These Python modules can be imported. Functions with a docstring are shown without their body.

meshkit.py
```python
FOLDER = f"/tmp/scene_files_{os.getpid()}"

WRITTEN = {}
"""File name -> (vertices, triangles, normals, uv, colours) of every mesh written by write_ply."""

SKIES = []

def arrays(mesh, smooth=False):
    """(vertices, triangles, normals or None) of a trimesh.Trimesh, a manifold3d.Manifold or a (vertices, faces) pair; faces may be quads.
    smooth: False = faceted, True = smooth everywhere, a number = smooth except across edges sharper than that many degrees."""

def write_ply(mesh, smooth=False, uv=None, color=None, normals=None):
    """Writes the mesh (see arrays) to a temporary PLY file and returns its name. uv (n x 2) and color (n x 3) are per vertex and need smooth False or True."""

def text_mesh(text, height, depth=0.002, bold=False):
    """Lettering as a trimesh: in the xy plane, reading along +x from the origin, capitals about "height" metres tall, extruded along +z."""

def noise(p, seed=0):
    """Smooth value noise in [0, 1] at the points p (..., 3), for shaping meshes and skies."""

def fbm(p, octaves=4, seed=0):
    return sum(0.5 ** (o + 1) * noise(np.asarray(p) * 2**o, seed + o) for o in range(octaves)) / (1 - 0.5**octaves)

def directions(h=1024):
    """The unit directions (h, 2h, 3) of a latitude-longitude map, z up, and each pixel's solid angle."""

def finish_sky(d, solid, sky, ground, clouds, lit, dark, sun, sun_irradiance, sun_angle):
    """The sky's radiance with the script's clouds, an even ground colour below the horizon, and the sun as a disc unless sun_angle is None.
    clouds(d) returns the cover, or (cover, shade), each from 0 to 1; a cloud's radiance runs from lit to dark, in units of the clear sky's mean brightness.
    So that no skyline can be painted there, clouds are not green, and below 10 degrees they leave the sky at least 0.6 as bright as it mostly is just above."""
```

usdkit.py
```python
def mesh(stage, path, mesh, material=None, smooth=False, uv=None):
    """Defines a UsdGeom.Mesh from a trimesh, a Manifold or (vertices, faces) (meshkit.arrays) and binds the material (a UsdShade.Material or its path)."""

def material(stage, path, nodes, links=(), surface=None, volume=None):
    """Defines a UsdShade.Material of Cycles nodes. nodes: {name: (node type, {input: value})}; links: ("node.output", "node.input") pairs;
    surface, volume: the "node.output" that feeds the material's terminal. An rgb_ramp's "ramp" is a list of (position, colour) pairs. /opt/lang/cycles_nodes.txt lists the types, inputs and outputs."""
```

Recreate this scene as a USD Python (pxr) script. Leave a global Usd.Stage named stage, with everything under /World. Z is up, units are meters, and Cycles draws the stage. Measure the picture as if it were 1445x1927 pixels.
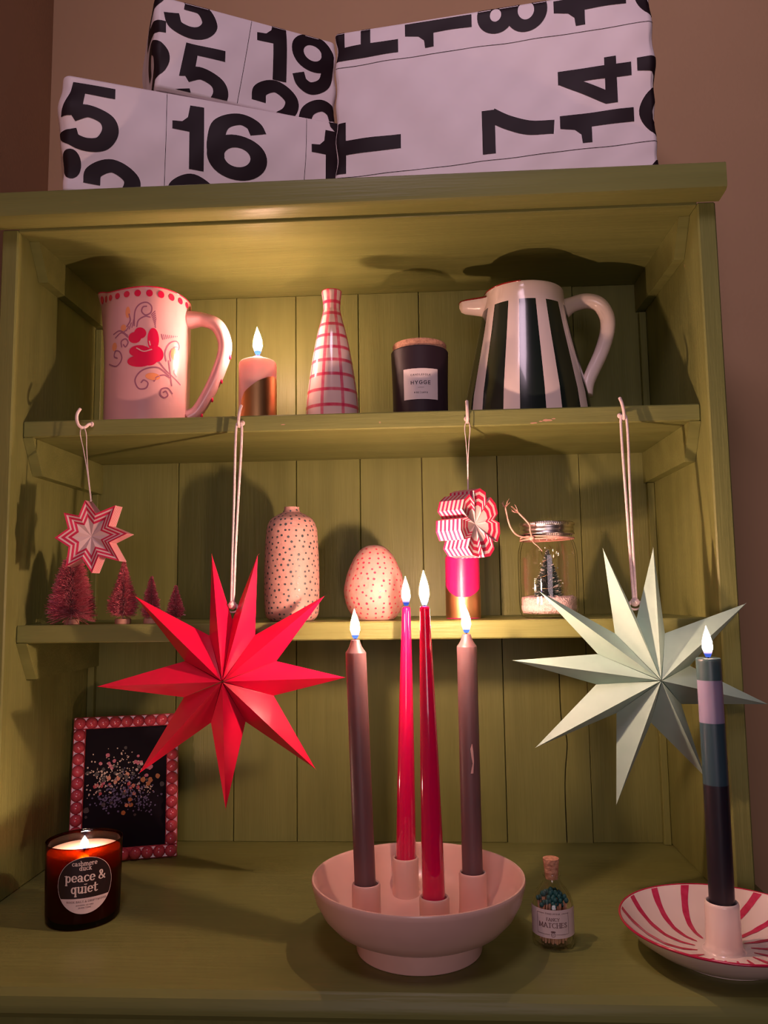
import json, math, random
import numpy as np, trimesh
import shapely
from shapely import affinity
from shapely.geometry import LinearRing, Polygon, LineString, Point, box as sbox
from shapely.ops import unary_union
import usdkit
from pxr import Gf, Sdf, Usd, UsdGeom, UsdLux, UsdShade

stage = Usd.Stage.CreateInMemory()
UsdGeom.SetStageUpAxis(stage, UsdGeom.Tokens.z)
UsdGeom.SetStageMetersPerUnit(stage, 1.0)
world = UsdGeom.Xform.Define(stage, '/World')
stage.SetDefaultPrim(world.GetPrim())
UsdGeom.Scope.Define(stage, '/World/Looks')
rng = random.Random(11)
PI = math.pi

# ------------------------------------------------------------------ camera
EYE = np.array([0.5221, -0.9594, 0.0326])
RIGHT = np.array([0.9982600, 0.0573906, -0.0135377])
UP = np.array([0.0193707, -0.1023329, 0.9945616])
FWD = np.array([-0.0556932, 0.9930933, 0.1032665])
cam = UsdGeom.Camera.Define(stage, '/World/camera')
cam.AddTransformOp().Set(Gf.Matrix4d(*[float(x) for x in (*RIGHT, 0, *UP, 0, *(-FWD), 0, *EYE, 1)]))
cam.CreateHorizontalApertureAttr(24.0)
cam.CreateVerticalApertureAttr(24.0 * 1927 / 1445)
cam.CreateFocalLengthAttr(24.0 * 1500.1 / 1445)
cam.CreateClippingRangeAttr(Gf.Vec2f(0.01, 100))
cam.CreateExposureAttr(0.2)

# ------------------------------------------------------------------ light of the room (the candles carry their own light)
lamp = UsdLux.RectLight.Define(stage, '/World/ceiling_lamp_light')
lamp.CreateWidthAttr(0.36); lamp.CreateHeightAttr(0.36)
lamp.CreateColorAttr(Gf.Vec3f(1.0, 0.70, 0.86))
lamp.CreateIntensityAttr(12.3)
_lp = np.array([0.44, -0.90, 1.28]); _lt = np.array([1.35, 0.05, 0.45])
_f = (_lt - _lp) / np.linalg.norm(_lt - _lp); _r = np.cross(_f, [0, 0, 1]); _r /= np.linalg.norm(_r); _u = np.cross(_r, _f)
lamp.AddTransformOp().Set(Gf.Matrix4d(*[float(x) for x in (*_r, 0, *_u, 0, *(-_f), 0, *_lp, 1)]))
_lamp2 = UsdLux.RectLight.Define(stage, '/World/far_window_light')
_lamp2.CreateWidthAttr(1.0); _lamp2.CreateHeightAttr(1.0)
_lamp2.CreateColorAttr(Gf.Vec3f(1.0, 0.74, 0.80))
_lamp2.CreateIntensityAttr(2.8)
_lamp2.AddTransformOp().Set(Gf.Matrix4d(*[float(x) for x in (1, 0, 0, 0, 0, 0, 1, 0, 0, -1, 0, 0, 0.6, -2.9, 0.15, 1)]))
FLAME_POWER = 1150.0
FLAME_COLOR = (1.0, 0.57, 0.41)

# ------------------------------------------------------------------ helpers: prims
_used = {}


def numbered(parent, name):
    k = (parent, name)
    n = _used.get(k, 0)
    _used[k] = n + 1
    return name if n == 0 else f'{name}_{n:03d}'


def setprops(prim, label=None, cat=None, group=None, kind=None):
    for k, v in (('label', label), ('category', cat), ('group', group), ('kind', kind)):
        if v:
            prim.SetCustomDataByKey(k, v)
    return prim


class T:
    """A thing or part that other meshes hang under."""
    def __init__(self, path, origin=None):
        self.path, self.o = path, np.zeros(3) if origin is None else np.asarray(origin, float)


ROOT = T('/World')


def thing(name, label, cat, loc=(0, 0, 0), group=None, rotz=0.0, rotx=0.0, roty=0.0, kind=None):
    path = '/World/' + numbered('/World', name)
    x = UsdGeom.Xform.Define(stage, path)
    x.AddTranslateOp().Set(Gf.Vec3d(*map(float, loc)))
    if rotz: x.AddRotateZOp().Set(float(rotz))
    if rotx: x.AddRotateXOp().Set(float(rotx))
    if roty: x.AddRotateYOp().Set(float(roty))
    setprops(x.GetPrim(), label, cat, group, kind)
    return T(path, loc)


def obj(name, mesh, m, parent=ROOT, smooth=False, uv=None, label=None, kind=None, world=False, cat=None):
    """One Mesh prim under parent. world=True: the mesh is given in world coordinates and the parent is unrotated."""
    path = parent.path + '/' + numbered(parent.path, name)
    if isinstance(mesh, trimesh.Trimesh):
        mesh = (np.array(mesh.vertices), np.array(mesh.faces))
    v, f = mesh
    v = np.asarray(v, float)
    if world:
        v = v - parent.o
    g = usdkit.mesh(stage, path, (v, f), m, smooth=smooth, uv=uv)
    setprops(g.GetPrim(), label, cat, None, kind)
    return T(path, parent.o)


# ------------------------------------------------------------------ helpers: shapes
def cat(*ms):
    vs, fs, n = [], [], 0
    for v, f in [(np.array(m.vertices), np.array(m.faces)) if isinstance(m, trimesh.Trimesh) else m for m in ms]:
        vs.append(np.asarray(v, float)); fs.append(np.asarray(f, int) + n); n += len(v)
    return np.vstack(vs), np.vstack(fs)


def hull(pts):
    h = trimesh.convex.convex_hull(np.asarray(pts, float))
    return np.array(h.vertices), np.array(h.faces)


def board(x0, x1, y0, y1, z0, z1, b=0.0015):
    pts = []
    for x, sx in ((x0, 1), (x1, -1)):
        for y, sy in ((y0, 1), (y1, -1)):
            for z, sz in ((z0, 1), (z1, -1)):
                pts += [(x + sx * b, y + sy * b, z), (x + sx * b, y, z + sz * b), (x, y + sy * b, z + sz * b)]
    return hull(pts)


def prism_x(poly_yz, x0, x1):
    """Polygon in (y, z) extruded along x."""
    m = trimesh.creation.extrude_polygon(Polygon(poly_yz), x1 - x0, engine='earcut')
    v = np.array(m.vertices)
    return np.stack([v[:, 2] + x0, v[:, 0], v[:, 1]], 1), np.array(m.faces)


def prism_y(poly, y0, y1):
    """Polygon in (x, z) extruded along y, towards the back."""
    out = []
    for g in getattr(poly, 'geoms', [poly]):
        m = trimesh.creation.extrude_polygon(g, y1 - y0, engine='earcut')
        v = np.array(m.vertices)
        out.append((np.stack([v[:, 0], v[:, 2] + y0, v[:, 1]], 1), np.array(m.faces)[:, ::-1]))
    return cat(*out)


def spline(pts, n=12, closed=False):
    p = np.asarray(pts, float)
    if closed:
        q = np.vstack([p[-1], p, p[0], p[1]])
    else:
        q = np.vstack([2 * p[0] - p[1], p, 2 * p[-1] - p[-2]])
    out = []
    for i in range(1, len(q) - 2):
        a, b, c, d = q[i - 1], q[i], q[i + 1], q[i + 2]
        for t in np.linspace(0, 1, n, endpoint=False):
            out.append(0.5 * (2 * b + (c - a) * t + (2 * a - 5 * b + 4 * c - d) * t * t + (3 * b - a - 3 * c + d) * t ** 3))
    if not closed:
        out.append(q[-2])
    return np.array(out)


def tube(path, radius, n=10, closed=False, squash=1.0, up=None):
    """A swept tube; radius may be a number or one per point."""
    p = np.asarray(path, float)
    k = len(p)
    r = np.full(k, float(radius)) if np.ndim(radius) == 0 else np.asarray(radius, float)
    t = np.roll(p, -1, 0) - np.roll(p, 1, 0) if closed else np.gradient(p, axis=0)
    t /= np.maximum(np.linalg.norm(t, axis=1, keepdims=True), 1e-12)
    ref = np.array(up if up is not None else ([0, 0, 1] if abs(t[0][2]) < 0.9 else [1, 0, 0]), float)
    vs = []
    a = ref - t[0] * (ref @ t[0]); a /= np.linalg.norm(a)
    for i in range(k):
        a = a - t[i] * (a @ t[i]); a /= max(np.linalg.norm(a), 1e-9)
        b = np.cross(t[i], a)
        th = np.linspace(0, 2 * PI, n, endpoint=False)
        vs.append(p[i] + r[i] * (np.cos(th)[:, None] * a * squash + np.sin(th)[:, None] * b))
    v = np.vstack(vs)
    fs = []
    for i in range(k if closed else k - 1):
        for j in range(n):
            q0, q1 = i * n + j, i * n + (j + 1) % n
            r0, r1 = ((i + 1) % k) * n + j, ((i + 1) % k) * n + (j + 1) % n
            fs += [(q0, q1, r1), (q0, r1, r0)]
    if not closed:
        v = np.vstack([v, p[0], p[-1]])
        for j in range(n):
            fs.append((len(v) - 2, (j + 1) % n, j))
            fs.append((len(v) - 1, (k - 1) * n + j, (k - 1) * n + (j + 1) % n))
    return v, np.array(fs)


def lathe(profile, n=64, closed=False, sharp=30, a0=0.0, a1=2 * PI, mod=None):
    """Surface of revolution of (r, z) points going up the outside and down the inside. Returns (v, f), uv; u = turn fraction, v = height."""
    p = np.asarray(profile, float)
    if closed:
        p = np.vstack([p, p[0]])
    seg = np.diff(p, axis=0)
    ang = np.arctan2(seg[:, 1], seg[:, 0])
    strips, cur = [], [p[0], p[1]]
    for i in range(1, len(seg)):
        d = abs((ang[i] - ang[i - 1] + PI) % (2 * PI) - PI)
        if d > math.radians(sharp):
            strips.append(cur); cur = [p[i]]
        cur.append(p[i + 1])
    strips.append(cur)
    th = np.linspace(a0, a1, n + 1)
    V, F, U, base = [], [], [], 0
    for s in strips:
        s = np.array(s)
        m = len(s)
        rr, zz = s[:, 0][:, None], s[:, 1][:, None]
        X, Y, Z = rr * np.cos(th), rr * np.sin(th), zz + 0 * th
        if mod is not None:
            X, Y, Z = mod(rr + 0 * th, th + 0 * rr, Z)
        V.append(np.stack([X, Y, Z], -1).reshape(-1, 3))
        U.append(np.stack([(th / (2 * PI)) + 0 * zz, Z], -1).reshape(-1, 2))
        i, j = np.meshgrid(np.arange(m - 1), np.arange(n), indexing='ij')
        q = base + i * (n + 1) + j
        quad = np.stack([q, q + 1, q + n + 2, q + n + 1], -1).reshape(-1, 4)
        F.append(np.vstack([quad[:, [0, 1, 2]], quad[:, [0, 2, 3]]]))
        base += m * (n + 1)
    V, F, U = np.vstack(V), np.vstack(F), np.vstack(U)
    a = V[F]
    area = np.linalg.norm(np.cross(a[:, 1] - a[:, 0], a[:, 2] - a[:, 0]), axis=1)
    F = F[area > 1e-14]
    return (V, F), U


def put_lathe(name, profile, m, parent, n=64, label=None, kind=None, mod=None, at=(0, 0, 0), sharp=30, closed=False):
    (v, f), uv = lathe(profile, n=n, mod=mod, sharp=sharp, closed=closed)
    return obj(name, (v + np.asarray(at, float), f), m, parent, smooth=True, uv=uv, label=label, kind=kind)


def ball(c, r, sub=2, scale=(1, 1, 1)):
    s = trimesh.creation.icosphere(subdivisions=sub, radius=1.0)
    return np.array(s.vertices) * r * np.asarray(scale) + np.asarray(c, float), np.array(s.faces)


def decal(poly, fn, du=0.004, dv=0.004):
    """A flat print: the polygon (in metres of the surface's own u, v) cut in cells and laid on the surface fn."""
    V, F, n = [], [], 0
    for g in getattr(poly, 'geoms', [poly]):
        if g.is_empty or g.geom_type != 'Polygon':
            continue
        x0, y0, x1, y1 = g.bounds
        nx, ny = max(1, math.ceil((x1 - x0) / du)), max(1, math.ceil((y1 - y0) / dv))
        xs, ys = np.linspace(x0, x1, nx + 1), np.linspace(y0, y1, ny + 1)
        for i in range(nx):
            col = g.intersection(sbox(xs[i], y0 - 1, xs[i + 1], y1 + 1)) if nx > 1 else g
            for j in range(ny):
                c = col.intersection(sbox(xs[i] - 1, ys[j], xs[i + 1] + 1, ys[j + 1])) if ny > 1 else col
                for h in getattr(c, 'geoms', [c]):
                    if h.geom_type != 'Polygon' or h.area < 1e-11:
                        continue
                    v, f = trimesh.creation.triangulate_polygon(h, engine='earcut')
                    V.append(v); F.append(np.asarray(f) + n); n += len(v)
    v, f = np.vstack(V), np.vstack(F)
    a = v[f]
    ar = (a[:, 1, 0] - a[:, 0, 0]) * (a[:, 2, 1] - a[:, 0, 1]) - (a[:, 1, 1] - a[:, 0, 1]) * (a[:, 2, 0] - a[:, 0, 0])
    f = np.where((ar < 0)[:, None], f[:, ::-1], f)[np.abs(ar) > 1e-13]
    key = np.round(v, 7)
    _, first, inv = np.unique(key, axis=0, return_index=True, return_inverse=True)
    return fn(v[first][:, 0], v[first][:, 1]), inv.reshape(-1)[f]


def on_round(rfun, phi0, eps=0.00025, c=(0, 0)):
    """Maps (arc length, z) to the outside of a round body about the local z axis."""
    def fn(u, v):
        r = rfun(v) if callable(rfun) else rfun + 0 * v
        r0 = rfun(np.mean(v)) if callable(rfun) else rfun
        ph = phi0 + u / r0
        return np.stack([c[0] + (r + eps) * np.cos(ph), c[1] + (r + eps) * np.sin(ph), v], 1)
    return fn


# ------------------------------------------------------------------ helpers: materials
def mat(name, color, rough=0.5, **kw):
    return usdkit.material(stage, '/World/Looks/' + name, {'p': ('principled_bsdf', dict(base_color=color, roughness=rough, **kw))}, surface='p.BSDF')


def noisy(name, c1, c2, rough=0.5, scale=(20, 20, 20), nscale=1.0, bump=0.0, bscale=(60, 60, 60), detail=4, **kw):
    nodes = {'tc': ('texture_coordinate', {}),
             'mp': ('mapping', {'scale': scale}), 'n': ('noise_texture', {'scale': nscale, 'detail': min(detail, 3)}),
             'r': ('rgb_ramp', {'ramp': [(0.3, c1), (0.7, c2)]}),
             'p': ('principled_bsdf', dict(roughness=rough, **kw))}
    links = [('tc.object', 'mp.vector'), ('mp.vector', 'n.vector'), ('n.fac', 'r.fac'), ('r.color', 'p.base_color')]
    if bump:
        nodes['mb'] = ('mapping', {'scale': bscale}); nodes['nb'] = ('noise_texture', {'scale': 1.0, 'detail': 2})
        nodes['b'] = ('bump', {'strength': bump, 'distance': 0.002})
        links += [('tc.object', 'mb.vector'), ('mb.vector', 'nb.vector'), ('nb.fac', 'b.height'), ('b.normal', 'p.normal')]
    return usdkit.material(stage, '/World/Looks/' + name, nodes, links, surface='p.BSDF')


def painted(name, c1, c2, scale, bscale, rough=0.42, chip=0.80):
    """Brushed paint on wood with a few chips down to the pale wood."""
    nodes = {'tc': ('texture_coordinate', {}),
             'mp': ('mapping', {'scale': scale}), 'n': ('noise_texture', {'scale': 1.0, 'detail': 3}),
             'r': ('rgb_ramp', {'ramp': [(0.3, c1), (0.7, c2)]}),
             'nc': ('noise_texture', {'scale': 34.0, 'detail': 2}), 'rc': ('rgb_ramp', {'ramp': [(chip, (0, 0, 0)), (chip + 0.015, (1, 1, 1))]}),
             'mx': ('mix', {'color2': (0.55, 0.33, 0.2)}),
             'mb': ('mapping', {'scale': bscale}), 'nb': ('noise_texture', {'scale': 1.0, 'detail': 2, 'roughness': 0.6}),
             'b': ('bump', {'strength': 0.35, 'distance': 0.0012}),
             'p': ('principled_bsdf', dict(roughness=rough, specular_ior_level=0.22))}
    links = [('tc.object', 'mp.vector'), ('mp.vector', 'n.vector'), ('n.fac', 'r.fac'), ('r.color', 'mx.color1'),
             ('tc.object', 'nc.vector'), ('nc.fac', 'rc.fac'), ('rc.color', 'mx.fac'), ('mx.color', 'p.base_color'),
             ('tc.object', 'mb.vector'), ('mb.vector', 'nb.vector'), ('nb.fac', 'b.height'), ('b.normal', 'p.normal')]
    return usdkit.material(stage, '/World/Looks/' + name, nodes, links, surface='p.BSDF')


def thin_glass(name, tint, edge, rough=0.02, refl=1.0):
    """Walls of clear glass: light passes straight through them, with a reflection that grows towards the edge of the form."""
    nodes = {'lw': ('layer_weight', {'blend': 0.5}), 'r': ('rgb_ramp', {'ramp': [(0.0, tint), (0.72, tint), (1.0, edge)]}),
             'k': ('rgb_ramp', {'ramp': [(a, (refl * b,) * 3) for a, b in ((0.0, .035), (0.5, .06), (0.75, .22), (0.9, .5), (1.0, .85))]}),
             't': ('transparent_bsdf', {}), 'g': ('glossy_bsdf', {'color': (1, 1, 1), 'roughness': rough}), 'm': ('mix_closure', {})}
    links = [('lw.facing', 'r.fac'), ('r.color', 't.color'), ('lw.facing', 'k.fac'), ('k.color', 'm.fac'), ('t.BSDF', 'm.closure1'), ('g.BSDF', 'm.closure2')]
    return usdkit.material(stage, '/World/Looks/' + name, nodes, links, surface='m.closure')


G1, G2 = (0.178, 0.194, 0.058), (0.222, 0.240, 0.075)
green_h = painted('green_paint_across', G1, G2, (3, 40, 40), (14, 260, 260))
green_v = painted('green_paint_upright', G1, G2, (40, 40, 3), (220, 220, 12))
green_top = painted('green_paint_worktop', G1, G2, (4, 14, 14), (10, 120, 120), rough=0.33, chip=0.86)
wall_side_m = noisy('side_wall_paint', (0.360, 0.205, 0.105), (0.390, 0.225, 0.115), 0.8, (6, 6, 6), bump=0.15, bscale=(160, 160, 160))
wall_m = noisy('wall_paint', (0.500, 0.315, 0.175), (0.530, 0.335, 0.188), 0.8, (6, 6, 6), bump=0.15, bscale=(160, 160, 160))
floor_m = noisy('floor_boards', (0.10, 0.06, 0.035), (0.14, 0.085, 0.05), 0.5, (3, 30, 3))
paper_m = noisy('gift_paper', (0.83, 0.74, 0.75), (0.86, 0.77, 0.78), 0.5, (30, 30, 30), bump=0.12, bscale=(45, 45, 45))
ink_m = mat('gift_ink', (0.016, 0.008, 0.011), 0.55, specular_ior_level=0.2)
blush_m = noisy('blush_glaze', (0.84, 0.55, 0.47), (0.88, 0.58, 0.50), 0.30, (40, 40, 40), coat_weight=0.25, coat_roughness=0.15)
blush_matte_m = noisy('blush_matte_clay', (0.84, 0.56, 0.44), (0.88, 0.59, 0.47), 0.55, (40, 40, 40))
jug_pink_m = mat('pink_glaze', (0.74, 0.38, 0.39), 0.25, coat_weight=0.3, coat_roughness=0.06)
jug_red_m = mat('pink_jug_red', (0.70, 0.015, 0.075), 0.15, coat_weight=0.5)
jug_purple_m = mat('pink_jug_mauve', (0.36, 0.13, 0.20), 0.2)
jug_orange_m = mat('pink_jug_orange', (0.83, 0.30, 0.14), 0.2)
cream_glaze_m = mat('cream_glaze', (0.86, 0.72, 0.66), 0.2, coat_weight=0.4, coat_roughness=0.05)
red_rim_m = mat('oxblood_glaze', (0.28, 0.012, 0.012), 0.15, coat_weight=0.5)
hook_m = mat('white_hook_coating', (0.80, 0.62, 0.60), 0.3)
cord_m = noisy('pale_cord', (0.70, 0.56, 0.56), (0.82, 0.68, 0.68), 0.8, (400, 400, 400))
star_red_m = mat('red_star_card', (0.80, 0.006, 0.055), 0.22, coat_weight=0.5, coat_roughness=0.12)
star_green_m = noisy('mint_star_card', (0.33, 0.50, 0.42), (0.36, 0.53, 0.45), 0.6, (60, 60, 60))
bead_m = mat('pearl_bead', (0.72, 0.55, 0.55), 0.15, coat_weight=0.5)
cork_m = noisy('cork', (0.42, 0.19, 0.11), (0.66, 0.35, 0.22), 0.75, (260, 260, 260), bump=0.5, bscale=(300, 300, 300))
black_jar_m = mat('aubergine_jar', (0.024, 0.012, 0.020), 0.55, specular_ior_level=0.35)
label_m = mat('white_label', (0.76, 0.66, 0.67), 0.5)
label_pink_m = mat('pale_pink_label', (0.74, 0.58, 0.57), 0.5)
label_dark_m = mat('dark_label', (0.022, 0.010, 0.012), 0.42)
label_light_m = mat('label_lettering', (0.80, 0.64, 0.58), 0.5)
gold_m = mat('brushed_gold_leaf', (0.72, 0.40, 0.17), 0.34, metallic=1.0, anisotropic=0.4)
wick_m = mat('charred_wick', (0.02, 0.015, 0.012), 0.8)


def wax(name, c, rough=0.35, scale=0.006, w=0.5):
    return mat(name, c, rough, subsurface_weight=w, subsurface_scale=scale, subsurface_radius=(1.0, 0.5, 0.35), coat_weight=0.15, coat_roughness=0.15)


wax_pink = wax('wax_pale_pink', (0.88, 0.50, 0.44), scale=0.004, w=0.4)
wax_hot = wax('wax_hot_pink', (0.86, 0.012, 0.17), scale=0.003, w=0.3)
wax_red = mat('wax_crimson_gloss', (0.72, 0.006, 0.085), 0.10, subsurface_weight=0.3, subsurface_scale=0.004, coat_weight=0.8, coat_roughness=0.03)
wax_grey = noisy('wax_dusky_grey', (0.115, 0.068, 0.076), (0.145, 0.086, 0.094), 0.42, (60, 60, 8), subsurface_weight=0.5, subsurface_scale=0.006, subsurface_radius=(1, .6, .45))
wax_cream = wax('wax_cream', (0.56, 0.38, 0.29), scale=0.004, w=0.5)
wax_teal = wax('wax_slate_teal', (0.055, 0.110, 0.118), w=0.15)
wax_lilac = wax('wax_lilac', (0.28, 0.25, 0.38), w=0.15)
wax_blue = wax('wax_deep_blue', (0.034, 0.075, 0.098), w=0.15)
wax_plum = noisy('wax_plum_black', (0.017, 0.016, 0.025), (0.028, 0.022, 0.032), 0.32, (40, 40, 10), subsurface_weight=0.3, subsurface_scale=0.004)

def flame_mat(name, power):
    return usdkit.material(stage, '/World/Looks/' + name, {
        'uv': ('attribute', {'attribute': 'st'}), 's': ('separate_xyz', {}),
        'r': ('rgb_ramp', {'ramp': [(0.0, (0.0006, 0.0012, 0.006)), (0.10, (0.0004, 0.0009, 0.0055)), (0.22, (0.02, 0.014, 0.016)), (0.36, FLAME_COLOR), (1.0, FLAME_COLOR)]}),
        'e': ('emission', {'strength': power})},
        [('uv.vector', 's.vector'), ('s.y', 'r.fac'), ('r.color', 'e.color')], surface='e.emission')


flame_m = flame_mat('candle_flame', FLAME_POWER)
flame_small_m = flame_mat('pillar_flame', 0.52 * FLAME_POWER)
flame_calm_m = flame_mat('low_flame', 0.09 * FLAME_POWER)
flame_mid_m = flame_mat('middling_flame', 0.25 * FLAME_POWER)
flame_tall_m = flame_mat('tall_flame', 2.1 * FLAME_POWER)
flame_jar_m = flame_mat('jar_flame', 0.5 * FLAME_POWER)


def flame(parent, base, height, radius, lean=(0, 0), m=None):
    t = np.linspace(0, 1, 11)
    r = radius * np.interp(t, [0, .12, .3, .5, .7, .88, 1], [.42, .74, 1.0, .93, .62, .24, 0.01])
    prof = [(0.0001, 0)] + [(max(a, 1e-4), b * height) for a, b in zip(r, t)]
    (v, f), uv = lathe(prof, n=10, sharp=170)
    k = (v[:, 2] / height) ** 2
    v = v + np.stack([k * lean[0], k * lean[1], 0 * k], 1)
    uv = np.stack([uv[:, 0], uv[:, 1] / height], 1)
    obj('flame', (v + np.asarray(base, float), f), m or flame_m, parent, smooth=True, uv=uv)


def wick(parent, base, h):
    b = np.asarray(base, float)
    obj('wick', tube([b, b + [0.0002, 0, h * .5], b + [0.0009, -0.0003, h]], 0.0009, 8), wick_m, parent, smooth=True)


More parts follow.
